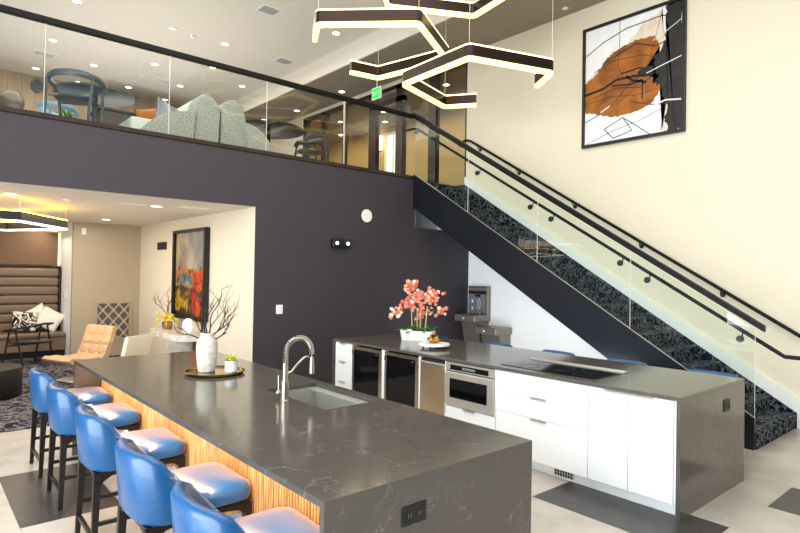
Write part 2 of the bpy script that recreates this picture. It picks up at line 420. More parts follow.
def outlet(x,y,z,w,h,label):
    t=thing('power_outlet',label,'power outlet',(x,y,z))
    quick('faceplate','black',lambda b:box(b,x-w/2,x+w/2,y-.008,y,z-h/2,z+h/2,.003),t)
    for s in (-1,1):
        quick('socket',['gap','grey'],lambda b:(box(b,x+s*w*.22-.02,x+s*w*.22+.02,y-.010,y-.008,z-.022,z+.022),box(b,x+s*w*.22-.009,x+s*w*.22-.006,y-.0108,y-.010,z-.008,z+.008,mi=1),box(b,x+s*w*.22+.006,x+s*w*.22+.009,y-.0108,y-.010,z-.008,z+.008,mi=1)),t)
    
outlet(1.706,1.844,.748,.14,.085,'black double power outlet on the foreground island end panel')
outlet(5.28,1.817,.735,.13,.10,'black power outlet on the end panel of the island nearer the stairs')
# ------------------------------------------------------------------ island 2 cabinets (fronts at X=4.385)
XF=4.387
def carcass(t,y0,y1,z1=.884):
    quick('carcass','cab',lambda b:(box(b,XF+.022,5.0,y0+.001,y1-.001,.095,z1)),t)
    quick('toe_kick','cab',lambda b:box(b,XF+.07,XF+.085,y0+.001,y1-.001,0,.095),t)
def front(t,name,y0,y1,z0,z1,handle='top',hy=None,hw=.15):
    d=quick(name,'cab',lambda b:box(b,XF,XF+.02,y0+.002,y1-.002,z0+.002,z1-.002,.0015,1),t)
    if handle:
        hy=(y0+y1)/2 if hy is None else hy
        zz=z1-.012
        quick('handle','oven',lambda b:(box(b,XF-.016,XF,hy-hw/2,hy+hw/2,zz+.004,zz+.009),box(b,XF-.018,XF-.014,hy-hw/2,hy+hw/2,zz-.006,zz+.009)),d)
    return d
Z0,Z1=.095,.878
t=thing('drawer_cabinet','narrow white drawer cabinet at the far end of the cooktop island','cabinet',(4.7,6.18,0)); carcass(t,6.0,6.37)
for a,b_ in ((.63,Z1),(.365,.63),(Z0,.365)): front(t,'drawer',6.0,6.35,a,b_,hw=.12)
for (y0,y1,lab) in ((5.36,5.965,'glass door drinks fridge next to the narrow drawer cabinet'),(4.70,5.305,'glass door drinks fridge next to the ice maker')):
    t=thing('beverage_fridge',lab,'fridge',(4.7,(y0+y1)/2,0),group='drinks fridges in the cooktop island')
    quick('cabinet_body','black',lambda b:box(b,XF+.045,4.95,y0+.01,y1-.01,.02,.86),t)
    d=quick('door','fridgeframe',lambda b:(box(b,XF-.005,XF+.04,y0,y0+.055,.1,.862,.003,1),box(b,XF-.005,XF+.04,y1-.03,y1,.1,.862,.003,1),box(b,XF-.005,XF+.04,y0+.055,y1-.03,.822,.862),box(b,XF-.005,XF+.04,y0+.055,y1-.03,.1,.14)),t)
    quick('glass_pane','dglass',lambda b:box(b,XF+.003,XF+.02,y0+.055,y1-.03,.14,.822),d)
    quick('badge','chrome',lambda b:box(b,XF,XF+.003,y0+.09,y0+.13,.785,.80),d)
    quick('hinge','black',lambda b:box(b,XF-.012,XF-.004,y1-.02,y1-.003,.76,.81),d)
for (y0,y1),l_ in zip(((5.967,5.998),(5.307,5.358),(4.672,4.698)),('between the narrow drawer cabinet and the first drinks fridge','between the two drinks fridges','between the second drinks fridge and the ice maker')):
    bm=B(); box(bm,XF,4.95,y0,y1,.02,.878); tag(obj('filler_panel',bm,'cab'),'white upright filler strip '+l_,'cabinet panel')
t=thing('ice_maker','stainless steel ice maker with a solid door beside the oven','ice maker',(4.7,4.47,0))
quick('cabinet_body','black',lambda b:box(b,XF+.03,4.95,4.30,4.665,.02,.872),t)
quick('door','steeldark',lambda b:box(b,XF-.008,XF+.03,4.285,4.668,.1,.815,.004,1),t)
quick('grille','gap',lambda b:box(b,XF+.01,XF+.028,4.285,4.668,.84,.868),t)
quick('handle','steel',lambda b:box(b,XF-.02,XF+.02,4.285,4.668,.818,.838,.004,1),t)
t=thing('oven_cabinet','white cabinet with one low drawer holding the oven','cabinet',(4.7,3.93,0)); 
quick('carcass','cab',lambda b:(box(b,XF+.022,5.0,3.585,4.28,.095,.415),box(b,XF+.0,5.0,3.585,3.598,.415,.878),box(b,XF,5.0,4.272,4.283,.1,.878)),t)
quick('toe_kick','cab',lambda b:box(b,XF+.07,XF+.085,3.585,4.283,0,.095),t)
front(t,'drawer',3.587,4.27,Z0,.412,hw=.15)
t=thing('built_in_oven','stainless steel built-in microwave oven in the cooktop island','oven',(4.7,3.93,.42))
quick('housing','gap',lambda b:box(b,XF+.03,4.9,3.605,4.265,.42,.872),t)
quick('trim_frame','oven',lambda b:(box(b,XF-.004,XF+.03,3.602,4.268,.785,.876,.003,1)),t)
quick('control_panel','dglass',lambda b:box(b,XF-.008,XF-.003,3.68,4.20,.80,.852),t)
d=quick('door','oven',lambda b:box(b,XF-.018,XF+.03,3.602,4.268,.424,.776,.005,1),t)
quick('window_pane','dglass',lambda b:box(b,XF-.021,XF-.017,3.685,4.195,.51,.71),d)
quick('display','grey',lambda b:box(b,XF-.0095,XF-.0078,3.85,4.03,.815,.838),t)
t=thing('drawer_cabinet','wide white three-drawer cabinet below the cooktop','cabinet',(4.7,3.08,0)); carcass(t,2.585,3.585)
front(t,'drawer',2.585,3.582,.686,Z1,handle=None); front(t,'drawer',2.585,3.582,.489,.686,hy=3.085,hw=.17); front(t,'drawer',2.585,3.582,Z0,.489,hy=3.085,hw=.17)
g=quick('toe_vent','gap',lambda b:box(b,XF+.064,XF+.07,2.76,2.95,.02,.075),t)
quick('vent_fin','steel',lambda b:[box(b,XF+.060,XF+.064,2.76+i*.026,2.768+i*.026,.02,.075) for i in range(8)]+[box(b,XF+.060,XF+.064,2.76,2.95,.045,.05)],g)
t=thing('door_cabinet','white two-door cabinet at the near end of the cooktop island','cabinet',(4.7,2.22,0)); carcass(t,1.85,2.585)
front(t,'door',2.232,2.583,Z0,Z1,hy=2.335,hw=.2); front(t,'door',1.875,2.230,Z0,Z1,hy=2.125,hw=.2)
bm=B(); box(bm,5.002,5.05,1.85,6.37,0,.88)
tag(obj('back_panel',bm,'darkwall'),'dark back panel of the cooktop island facing the stools','panel')
t=thing('induction_cooktop','flush black glass induction cooktop with a steel edge strip','cooktop',(4.8,3.1,CT))
quick('glass_top','dglass',lambda b:box(b,4.5,5.03,2.60,3.62,CT,CT+.005,.002,1),t)
quick('vent_strip','steel',lambda b:box(b,5.04,5.10,2.60,3.66,CT,CT+.018,.004,1),t)
quick('burner_ring','stringer',lambda b:[tube(b,[(cx+math.cos(a*PI/12)*r,cy+math.sin(a*PI/12)*r,CT+.0053) for a in range(24)],.0015,4,closed=True) for cx,cy,r in ((4.65,2.8,.08),(4.88,2.82,.1),(4.65,3.38,.1),(4.88,3.36,.08),(4.77,3.1,.12))],t)

# ------------------------------------------------------------------ bar stools
def make_stool(label,group):
    t=thing('bar_stool',label,'bar stool',(0,0,0),group=group)
    bm=B(); rg=[]
    def rr(x0,x1,hy,r,z_):
        out=[]
        for cx_,cy_,a0 in ((x1-r,hy-r,0),(x0+r,hy-r,90),(x0+r,-hy+r,180),(x1-r,-hy+r,270)):
            for q in range(7):
                a=math.radians(a0+15*q); out.append((cx_+r*math.cos(a),cy_+r*math.sin(a),z_))
        return out
    for ins,z_ in ((.03,.553),(.006,.562),(.0,.58),(.0,.612),(.008,.634),(.028,.650),(.07,.660),(.13,.665),(.2,.667)):
        rg.append(rr(-.22+ins,.285-ins,.248-ins,max(.085-ins*.3,.04),z_))
    loft(bm,rg)
    obj('seat',bm,'blueseat',t,smooth=True,local=True,angle=0)
    # wrap-around backrest
    path=[]
    for s in (1,-1):
        seg=[(.02,.246),(-.06,.249),(-.14,.247),(-.20,.236),(-.245,.205),(-.272,.155),(-.285,.08)]
        seg=[(x,y*s) for x,y in seg]
        path+= seg+[(-.289,0)] if s==1 else seg[::-1]
    n=len(path); rings=[]
    for i,(x,y) in enumerate(path):
        a=Vector(path[max(i-1,0)]); b=Vector(path[min(i+1,n-1)]); tn=(b-a).normalized(); nn=Vector((-tn.y,tn.x))
        if nn.dot(Vector((x+.03,y)))<0: nn=-nn
        w=min(1,max(0,(-.03-x)/.22)); sm=w*w*(3-2*w)
        top=.655+sm*.235; bot=.545+ .0*sm
        th=.028+.006*sm
        ring=[]
        lean=lambda zz:-(zz-.55)*.09
        for (o,zz) in ((-1,bot+.02),(-1,top-.03),(-.6,top-.008),(0,top),(.6,top-.008),(1,top-.03),(1,bot+.02),(.6,bot),(-.6,bot)):
            px_=x+nn.x*th*o+lean(zz)*sm; py_=y+nn.y*th*o*.9
            ring.append((px_,py_,zz))
        rings.append(ring)
    bm=B(); loft(bm,rings)
    obj('backrest',bm,'blue',t,smooth=True,local=True,angle=50)
    bm=B()
    tube(bm,[(p[6][0]*1.005,p[6][1]*1.005,p[6][2]+ (p[5][2]-p[6][2])*.86) for p in rings],.0022,5)
    obj('piping',bm,'navy',t,local=True)
    # black frame
    bm=B()
    box(bm,-.255,.265,-.225,.225,.515,.553,.008,1)
    # curved haunches
    for s in (-1,1):
        prism(bm,[(-.27,.54),(-.27,.44),(-.235,.48),(-.19,.51),(-.12,.52),(-.12,.54)],1,s*.215-.014,s*.215+.014)
        prism(bm,[(.265,.54),(.265,.44),(.235,.48),(.19,.51),(.12,.52),(.12,.54)],1,s*.215-.014,s*.215+.014)
    prism(bm,[(-.22,.54),(-.22,.45),(-.19,.495),(-.12,.52),(.12,.52),(.19,.495),(.22,.45),(.22,.54)],0,-.285,-.255)
    obj('seat_frame',bm,'blackwood',t,local=True)
    for sx_,sy in ((-1,1),(-1,-1),(1,1),(1,-1)):
        bm=B()
        if sx_<0: loft(bm,[[(-.285+dx*.014,sy*(.235)+dy*.014,0) for dx,dy in((-1,-1),(1,-1),(1,1),(-1,1))],[(-.268+dx*.022,sy*(.215)+dy*.02,.53) for dx,dy in((-1,-1),(1,-1),(1,1),(-1,1))]])
        else: loft(bm,[[(.262+dx*.014,sy*(.235)+dy*.014,0) for dx,dy in((-1,-1),(1,-1),(1,1),(-1,1))],[(.245+dx*.02,sy*(.215)+dy*.02,.53) for dx,dy in((-1,-1),(1,-1),(1,1),(-1,1))]])
        obj('leg',bm,'blackwood',t,local=True)
    for nm,c in (('footrest',(.24,.27,-.225,.225,.17,.195)),('stretcher',(-.29,-.268,-.225,.225,.12,.145)),('stretcher',(-.275,.255,-.238,-.218,.215,.24)),('stretcher',(-.275,.255,.218,.238,.215,.24))):
        bm=B(); box(bm,*c); obj(nm,bm,'blackwood',t,local=True)
    return t
SL=['blue leather bar stool at the slatted island, farthest from the camera','blue leather bar stool at the slatted island, second farthest from the camera','blue leather bar stool at the slatted island, in the middle of its row','blue leather bar stool at the slatted island, second nearest the camera','blue leather bar stool at the slatted island, nearest the camera']
s0=make_stool(SL[0],'blue bar stools along the slatted island')
SY=[5.93,5.08,4.08,3.11,2.27]
s0.location=(1.185,SY[0],0)
for i in range(1,5): dup(s0,(1.185,SY[i],0),random.uniform(-.03,.03),SL[i])
SB=['behind the cooktop island by the orchid','behind the cooktop island in front of the drinking fountain','behind the cooktop island, behind the far end of the cooktop','behind the cooktop island, behind the near end of the cooktop','behind the cooktop island, nearest its end panel']
for i,y in enumerate([6.08,4.89,3.97,3.09,2.2]):
    dup(s0,(5.75,y,0),PI+random.uniform(-.02,.02),'blue bar stool '+SB[i],'blue bar stools behind the cooktop island')

# ------------------------------------------------------------------ staircase
N=20; rise=UF/N; tread=(7.62-2.06)/19
t=thing('staircase','straight staircase with dark patterned carpet and a black steel stringer','staircase',(7.5,4.8,0))
pts=[(2.06,0)]
for i in range(N):
    y=2.06+tread*i
    pts.append((y-.012,rise*(i+1)-.03)); pts.append((y-.018,rise*(i+1)-.012)); pts.append((y-.005,rise*(i+1)))
    if i<N-1: pts.append((y+tread,rise*(i+1)))
pts.append((7.62,UF)); pts.append((7.62,UF-.3)); pts.append((2.6,0))
quick('carpeted_steps','stair',lambda b:prism(b,pts,0,6.86,8.2145),t)
ztop=lambda y:.34+.6*(y-2.072)
quick('outer_stringer','stringer',lambda b:prism(b,[(2.072,0),(2.072,.34),(7.508,ztop(7.508)),(7.508,3.0),(2.466,0)],0,6.80,6.855),t)
quick('stringer_cap','steel',lambda b:prism(b,[(2.072,.34),(2.072,.347),(7.508,ztop(7.508)+.007),(7.508,ztop(7.508))],0,6.80,6.81),t)
quick('carpeted_string','stair',lambda b:prism(b,[(2.05,0),(2.05,.185),(7.6,.185+.612*5.55),(7.6,3.3),(2.5,0)],0,8.215,8.2555),t)
zk=lambda y:.353+.607*(y-2.033)
quick('skirt_board','white',lambda b:prism(b,[(2.0,0),(2.0,zk(2.0)),(7.62,zk(7.62)),(7.62,3.2),(2.5,0)],0,8.256,WX),t)
bm=B(); prism(bm,[(3.0,0),(7.51,0),(7.51,2.9),(3.0,.2)],0,WX-.004,WX)  # thin whiter sheet: brighter light on the wall put into its colour
struct('wall_under_stairs_lightened',bm,'brightwhite','wall area beneath the staircase, whitened to stand for brighter light','wall')
# glass balustrade of the stairs
t=thing('stair_balustrade','clear glass stair balustrade with a black cap rail','balustrade',(6.83,4.8,0))
gt=lambda y:1.275+.6045*(y-2.069)
J=[2.069,3.455,4.851,6.20,7.50]
for i in range(4):
    a,b_=J[i]+.006,J[i+1]-.006
    quick('glass_panel','stairglass',lambda b:prism(b,[(a,ztop(a)-.1),(a,gt(a)),(b_,gt(b_)),(b_,ztop(b_)-.1)],0,6.811,6.823),t)
    quick('glass_edge','trimwhite',lambda b:prism(b,[(a-.003,ztop(a)),(a-.003,gt(a)),(a+.0,gt(a)),(a+.0,ztop(a))],0,6.812,6.822),t)
def f(b):
    z0=lambda y:1.288+.6045*(y-2.0)
    prism(b,[(1.985,z0(1.985)-.02),(1.985,z0(1.985)+.045),(7.53,z0(7.53)+.075),(7.58,z0(7.53)+.075),(7.58,z0(7.53)),(7.52,z0(7.52)-.02)],0,6.785,6.85)
quick('cap_rail','blackmetal',f,t)
hr=[Vector((6.91,1.6,1.01)),Vector((6.91,1.83,1.01))]+[Vector((6.91,y,1.01+.5985*(y-1.83)+.0)) for y in (1.9,4.0,6,7.5)]
hr+=[Vector((6.91,7.56,4.44)),Vector((6.91,7.66,4.455)),Vector((6.91,7.9,4.46))]
h=quick('handrail','blackmetal',lambda b:tube(b,hr,.022,10),t,smooth=True)
for y,z in ((7.49,4.354),(6.03,3.436),(5.0,2.812),(4.645,2.614),(3.606,1.99),(3.255,1.781),(2.224,1.161)):
    quick('bracket','black',lambda b:(cyl(b,(6.824,y,z),(6.845,y,z),.038,20),tube(b,[(6.845,y,z),(6.89,y,z),(6.905,y,z+.05),(6.91,y,z+.07)],.008,6)),h,smooth=True)
# wall handrail
t=thing('wall_handrail','black round handrail fixed along the tall cream wall','handrail',(8.22,4.8,0))
zw=lambda y:1.131+.6055*(y-2.02)
wr=[Vector((8.22,1.3,zw(1.75)-.0)),Vector((8.22,1.72,zw(1.75)))]+[Vector((8.22,y,zw(y))) for y in (1.8,4,6,7.45)]+[Vector((8.22,7.56,zw(7.5)+.0)),Vector((8.22,7.66,zw(7.5)-.02)),Vector((8.22,7.72,zw(7.5)-.1))]
quick('rail','blackmetal',lambda b:tube(b,wr,.024,10),t,smooth=True)
for y,z in ((7.25,4.27),(6.317,3.672),(5.171,2.985),(4.042,2.311),(2.914,1.636),(1.9,1.02)):
    z=zw(y)
    quick('bracket','black',lambda b:(tube(b,[(8.22,y,z-.015),(8.225,y,z-.06),(8.30,y,z-.075)],.009,6),cyl(b,(8.29,y,z-.075),(8.302,y,z-.075),.035,16)),t,smooth=True)
# balcony balustrade
t=thing('balcony_balustrade','clear glass balcony balustrade with a black top rail along the mezzanine edge','balustrade',(2.5,WY,UF))
JX=[-3.1,1.12,2.51,3.90,5.29,6.69]
for i in range(5):
    a,b_=JX[i]+.006,JX[i+1]-.006
    quick('glass_panel','glass',lambda b:box(b,a,b_,WY+.01,WY+.022,3.50,4.60),t)
    quick('glass_edge','trimwhite',lambda b:box(b,a,a+.004,WY+.011,WY+.021,3.56,4.59),t)
quick('cap_rail','blackmetal',lambda b:box(b,-3.15,6.78,WY-.022,WY+.042,4.585,4.66,.008,1),t)
quick('base_shoe','walnut',lambda b:box(b,-3.15,6.86,WY-.02,WY+.06,3.505,3.558),t)
quick('post','steel',lambda b:box(b,5.28,5.30,WY+.005,WY+.03,3.556,4.59),t)
# ------------------------------------------------------------------ pendants
def chamfer(pts,r=.05):
    out=[pts[0]]
    for i in range(1,len(pts)-1):
        p=Vector(pts[i]); a=(Vector(pts[i-1])-p).normalized(); b=(Vector(pts[i+1])-p).normalized()
        p0=p+a*r; p1=p+b*r
        for k in range(5):
            u=k/4; out.append(tuple(p0*(1-u)**2+p*2*u*(1-u)+p1*u*u))
    out.append(pts[-1]); return out
def ribbon(bm,pts,w,z0,z1,closed=False,inset=0):
    P=[Vector(p) for p in pts]; n=len(P); rings=[]
    for i,p in enumerate(P):
        if closed: a,b=P[i-1],P[(i+1)%n]
        else: a,b=P[max(i-1,0)],P[min(i+1,n-1)]
        d1=(p-a).normalized() if (p-a).length>0 else (b-p).normalized()
        d2=(b-p).normalized() if (b-p).length>0 else d1
        tn=(d1+d2).normalized(); nn=Vector((-tn.y,tn.x)); k=1/max(.5,tn.dot(d1))
        o=w/2*k
        rings.append([(p.x+nn.x*o,p.y+nn.y*o,z0),(p.x+nn.x*o,p.y+nn.y*o,z1),(p.x-nn.x*o,p.y-nn.y*o,z1),(p.x-nn.x*o,p.y-nn.y*o,z0)])
    loft(bm,rings,True,closed)
def pendant(pts,zb,label,cables):
    c=sum((Vector(p) for p in pts),Vector((0,0)))/len(pts)
    t=thing('pendant_light',label,'pendant light',(c.x,c.y,zb),group='open angular led pendants')
    cp=chamfer(pts)
    quick('metal_band','bronze',lambda b:ribbon(b,cp,.062,zb+.05,zb+.185),t)
    quick('diffuser','glow',lambda b:ribbon(b,cp,.054,zb,zb+.0498),t)
    quick('top_diffuser','glowtop',lambda b:ribbon(b,cp,.054,zb+.1852,zb+.205),t)
    for i in cables:
        x,y=pts[i]
        quick('cable','steel',lambda b:(cyl(b,(x,y,zb+.2),(x,y,ZC if x<XS else ZB),.003,6),cyl(b,(x,y,(ZC if x<XS else ZB)-.02),(x,y,ZC if x<XS else ZB),.03,12)),t)
pendant([(6.544,4.707),(6.257,4.266),(5.105,4.664),(5.164,5.943),(6.332,6.286),(6.606,5.872)],4.42,'bronze zigzag led pendant hanging lowest, nearest the tall cream wall',[1,2,4])
k=1.119
pendant([(3.437*k,5.505*k),(3.243*k,5.137*k),(4.009*k,4.384*k),(4.97*k,4.9*k),(4.741*k,5.98*k),(4.337*k,6.056*k)],4.73,'bronze zigzag led pendant on the left, at middle height',[1,2,4])
pendant([(4.127,4.596),(3.916,5.049),(4.808,5.881),(5.870,5.286),(5.637,4.088),(5.14,4.03)],5.38,'bronze zigzag led pendant hanging highest, cut off by the top of the photo',[1,2,3])
# lounge ring pendant
hx=[(0.48+1.37*math.cos(math.radians(-3+60*i)),10.17+1.37*math.sin(math.radians(-3+60*i))) for i in range(6)]
M['ringtop']=mat('ring_uplight',(255,200,80),.5,emit=14,ec=(255,178,60))
t=thing('ring_pendant','black hexagonal ring pendant glowing over the lounge seating','pendant light',(.48,10.17,2.4))
quick('metal_band','black',lambda b:ribbon(b,hx,.05,2.425,2.54,True),t)
quick('diffuser','ringglow',lambda b:ribbon(b,hx,.046,2.40,2.425,True),t)
quick('top_diffuser','ringtop',lambda b:ribbon(b,hx,.046,2.54,2.555,True),t)
for i in (0,2,4,5):
    x,y=hx[i]; quick('cable','steel',lambda b:cyl(b,(x,y,2.55),(x,y,2.735),.002,6),t)

# ------------------------------------------------------------------ ceiling fittings
def downlight(x,y,z,label,group,r=.085):
    t=thing('recessed_light',label,'ceiling light',(x,y,z),group=group)
    quick('trim_ring','trimwhite',lambda b:lathe(b,[(r,z),(r,z-.008),(r*.86,z-.010),(r*.82,z-.004)],(x,y,0),24),t,smooth=True)
    quick('lens','downlight',lambda b:lathe(b,[(r*.82,z-.003),(r*.82,z-.007)],(x,y,0),20),t)
    return t
d0=None
for x,y in [(2.17,9.87),(2.18,11.42),(4.93,11.4),(2.19,13.72),(4.23,13.66),(2.21,15.94),(3.19,14.73),(4.26,15.87),(3.2,16.35),(5.3,12.9),(6.4,13.69),(5.22,14.8),(5.34,16.3),(6.33,9.35)]:
    downlight(x,y,ZC,'recessed round light in the high cream ceiling','recessed lights in the high cream ceiling')
for x,y in [(7.87,11.33),(7.92,13.52),(7.71,15.0)]:
    downlight(x,y,ZB,'recessed round light in the dropped ceiling, mezzanine side','recessed lights in the dropped taupe ceiling')
for x,y in [(9.33,11.45),(9.68,11.93),(10.35,12.69),(9.43,13.6),(10.33,14.88),(9.33,9.22)]:
    downlight(x,y,ZB,'recessed round light in the corridor ceiling behind the storefront glass','recessed lights in the corridor ceiling')
downlight(.97,8.66,2.735,'recessed light in the lounge ceiling, nearest the left frame edge','recessed lights in the lounge ceiling',.1)
downlight(2.73,8.6,2.735,'recessed light in the lounge ceiling between the two slot vents','recessed lights in the lounge ceiling',.09)
downlight(2.79,11.65,2.735,'recessed light in the lounge ceiling close to the beige wall','recessed lights in the lounge ceiling',.09)
def vent(x,y,z,wx,wy,label,slot=False):
    t=thing('ceiling_vent',label,'ceiling vent',(x,y,z))
    quick('frame','trimwhite',lambda b:(box(b,x-wx,x+wx,y-wy,y-wy+.03,z-.012,z),box(b,x-wx,x+wx,y+wy-.03,y+wy,z-.012,z),box(b,x-wx,x-wx+.03,y-wy+.03,y+wy-.03,z-.012,z),box(b,x+wx-.03,x+wx,y-wy+.03,y+wy-.03,z-.012,z)),t)
    quick('backing','chairgrey',lambda b:box(b,x-wx+.03,x+wx-.03,y-wy+.03,y+wy-.03,z-.004,z),t)
    n=8
    quick('louvre','trimwhite',lambda b:[box(b,x-wx+.03,x+wx-.03,y-wy+.03+(2*wy-.06)*(i+.38)/n,y-wy+.03+(2*wy-.06)*(i+.62)/n,z-.010,z-.005) for i in range(n)],t)
vent(4.87,9.37,ZC,.19,.17,'white square ceiling vent nearest the top of the photo')
vent(6.32,11.4,ZC,.2,.17,'white ceiling vent close to the soffit step')
vent(2.2,14.75,ZC,.22,.16,'white ceiling vent seen through the glass above the hooped chair')
vent(4.72,14.7,ZC,.2,.12,'white ceiling vent above the sofas, far back')
t=thing('slot_vent','linear slot vent in the lounge ceiling left of the middle light','ceiling vent',(2.4,8.62,2.73))
quick('frame','trimwhite',lambda b:box(b,2.22,2.58,8.55,8.72,2.728,2.735),t)
t=thing('slot_vent','linear slot vent in the lounge ceiling near the painting','ceiling vent',(3.2,8.42,2.73))
quick('frame','trimwhite',lambda b:box(b,3.0,3.4,8.30,8.52,2.728,2.735),t)
tag(quick('smoke_detector','plastic',lambda b:lathe(b,[(.09,ZC),(.09,ZC-.02),(.06,ZC-.035),(0.0,ZC-.037)],(3.85,11.39,0),20),smooth=True),'smooth white disc detector on the cream ceiling','smoke detector')
t=thing('smoke_detector','white smoke detector with dark vents on the cream ceiling','smoke detector',(4.25,11.44,ZC))
quick('housing','plastic',lambda b:lathe(b,[(.07,ZC),(.07,ZC-.03),(.05,ZC-.05),(0.0,ZC-.052)],(4.25,11.44,0),20),t,smooth=True)
quick('sensor','gap',lambda b:[box(b,4.25+math.cos(a)*.06-.01,4.25+math.cos(a)*.06+.01,11.44+math.sin(a)*.06-.01,11.44+math.sin(a)*.06+.01,ZC-.045,ZC-.03) for a in (0,1.57,3.14,4.71)],t)
tag(quick('sprinkler_cap','plastic',lambda b:lathe(b,[(.05,ZC),(.05,ZC-.012),(0,ZC-.013)],(4.24,14.75,0),16),smooth=True),'small white sprinkler cap on the cream ceiling far back','sprinkler')
tag(quick('sprinkler_cap','plastic',lambda b:lathe(b,[(.05,ZB),(.05,ZB-.012),(0,ZB-.013)],(8.05,5.25,0),16),smooth=True),'small white sprinkler cap on the dropped ceiling above the framed painting','sprinkler')
tag(quick('sprinkler_cap','plastic',lambda b:lathe(b,[(.045,2.735),(.045,2.72),(0,2.718)],(1.6,8.75,0),16),smooth=True),'small white sprinkler cap on the lounge ceiling','sprinkler')
# exit sign
t=thing('exit_sign','green lit exit sign hanging in front of the dark storefront','exit sign',(7.75,9.85,5.8))
quick('housing','plastic',lambda b:(box(b,7.74,7.78,9.66,9.98,5.66,5.93,.005,1),cyl(b,(7.76,9.82,5.93),(7.76,9.82,ZB),.012,8)),t)
quick('lit_face','greenglow',lambda b:box(b,7.735,7.74,9.685,9.955,5.685,5.905),t)
def text_mesh(name,s,size,loc,rot,m,parent):
    cu=bpy.data.curves.new(name,'FONT'); cu.body=s; cu.size=size; cu.align_x='CENTER'; cu.align_y='CENTER'; cu.extrude=.001
    o=bpy.data.objects.new(name,cu); COL.objects.link(o)
    dg=bpy.context.evaluated_depsgraph_get(); me=bpy.data.meshes.new_from_object(o.evaluated_get(dg)); bpy.data.objects.remove(o)
    me.name=name
    me.transform(Matrix.Translation(Vector(loc)-rootoff(parent))@rot.to_4x4()); me.materials.clear(); me.materials.append(M[m])
    o=bpy.data.objects.new(name,me); COL.objects.link(o); o.parent=parent; return o
RX=Matrix.Rotation(-PI/2,3,'Z')@Matrix.Rotation(PI/2,3,'X')     # faces -X
text_mesh('lettering','EXIT',.12,(7.733,9.82,5.79),RX,'plastic',t)
# ------------------------------------------------------------------ wall fittings
t=thing('emergency_light','black twin-head emergency light on the charcoal wall','emergency light',(5.2,WY,2.28))
quick('housing','black',lambda b:box(b,5.05,5.38,WY-.09,WY,2.20,2.345,.02,3),t,smooth=True)
for x in (5.12,5.33): quick('lamp_head','ringglow',lambda b:(cyl(b,(x,WY-.098,2.275),(x,WY-.088,2.275),.026,16)),t)
t=thing('wall_speaker','round white speaker disc on the charcoal wall','speaker',(5.755,WY,2.76))
quick('grille','plastic',lambda b:cyl(b,(5.755,WY-.022,2.762),(5.755,WY-.004,2.762),.108,32),t)
quick('rim','black',lambda b:cyl(b,(5.755,WY-.012,2.762),(5.755,WY,2.762),.118,32),t)
t=thing('light_switch','white light switch plate on the charcoal wall','light switch',(4.17,WY,1.245))
quick('faceplate','plastic',lambda b:box(b,4.115,4.225,WY-.006,WY,1.18,1.315,.002,1),t)
quick('rocker','trimwhite',lambda b:box(b,4.15,4.19,WY-.01,WY-.006,1.215,1.28),t)
tag(quick('thermostat','black',lambda b:(box(b,PXW-.03,PXW,11.2,11.68,2.2,2.345,.01,2),box(b,PXW-.036,PXW-.03,11.4,11.5,2.24,2.3,mi=0))),'black wall strobe beside the lounge painting','alarm strobe')
tag(quick('wall_sensor','plastic',lambda b:box(b,2.63,2.71,YB-.02,YB,2.49,2.62,.005,1)),'small white sensor high on the beige lounge wall','sensor')
tag(quick('switch_plate','plastic',lambda b:(box(b,2.48,2.49,13.3,13.42,1.18,1.32),box(b,2.48,2.49,13.5,13.62,1.18,1.32))),'white switch plates on the alcove side wall','light switch')
# lattice return-air grille
t=thing('air_grille','large lattice air grille low on the beige lounge wall','air grille',(3.26,YB,.74))
y=YB
quick('frame','beige',lambda b:(box(b,2.90,3.61,y-.025,y,1.09,1.14),box(b,2.90,3.61,y-.025,y,.32,.37),box(b,2.90,2.95,y-.025,y,.37,1.09),box(b,3.56,3.61,y-.025,y,.37,1.09)),t)
quick('backing','grillegrey',lambda b:box(b,2.95,3.56,y-.006,y,.37,1.09),t)
def f(b):
    x0,x1,z0,z1=2.95,3.56,.37,1.09
    for s in (1,-1):
        for k in range(-6,8):
            for q in (0,.028):
                c=k*.2035+q
                # line x-x0 = s*(z-z0)*.85 + c
                pts=[]
                for i in range(41):
                    zz=z0+(z1-z0)*i/40; xx=x0+c+(zz-z0)*.85 if s>0 else x1-c-(zz-z0)*.85
                    if x0<=xx<=x1: pts.append((xx,y-.012,zz))
                if len(pts)>2: tube(b,[pts[0],pts[-1]],.0055,4)
quick('lattice','cream',f,t)
# ------------------------------------------------------------------ drinking fountain
t=thing('drinking_fountain','steel two-level drinking fountain with a bottle filler under the stairs','drinking fountain',(8.2,7.0,0))
quick('filler_panel','fountain',lambda b:box(b,8.2,WX,6.93,7.42,1.06,1.60,.01,1),t)
quick('filler_alcove','grey',lambda b:box(b,8.19,8.2,6.97,7.39,1.08,1.44),t)
quick('display_strip','black',lambda b:box(b,8.188,8.2,6.96,7.40,1.455,1.50),t)
quick('display_strip','steel',lambda b:box(b,8.186,8.2,6.96,7.40,1.53,1.56),t)
quick('bottle_icon','plastic',lambda b:(tube(b,[(8.187,7.13+math.cos(a*PI/8)*.03,1.26+math.sin(a*PI/8)*.1) for a in range(16)],.004,4,closed=True),box(b,8.185,8.19,7.28,7.31,1.28,1.34),box(b,8.185,8.19,7.28,7.31,1.15,1.2)),t)
quick('nozzle','black',lambda b:box(b,8.15,8.2,7.1,7.2,1.40,1.44),t)
quick('upper_basin','fountain',lambda b:(box(b,7.84,WX,6.93,7.44,.935,1.065,.02,2),lathe(b,[(.17,1.066),(.16,1.068),(.13,1.063),(.0,1.061)],(8.02,7.18,0),24)),t)
quick('button','plastic',lambda b:cyl(b,(7.832,7.2,1.0),(7.84,7.2,1.0),.018,12),t)
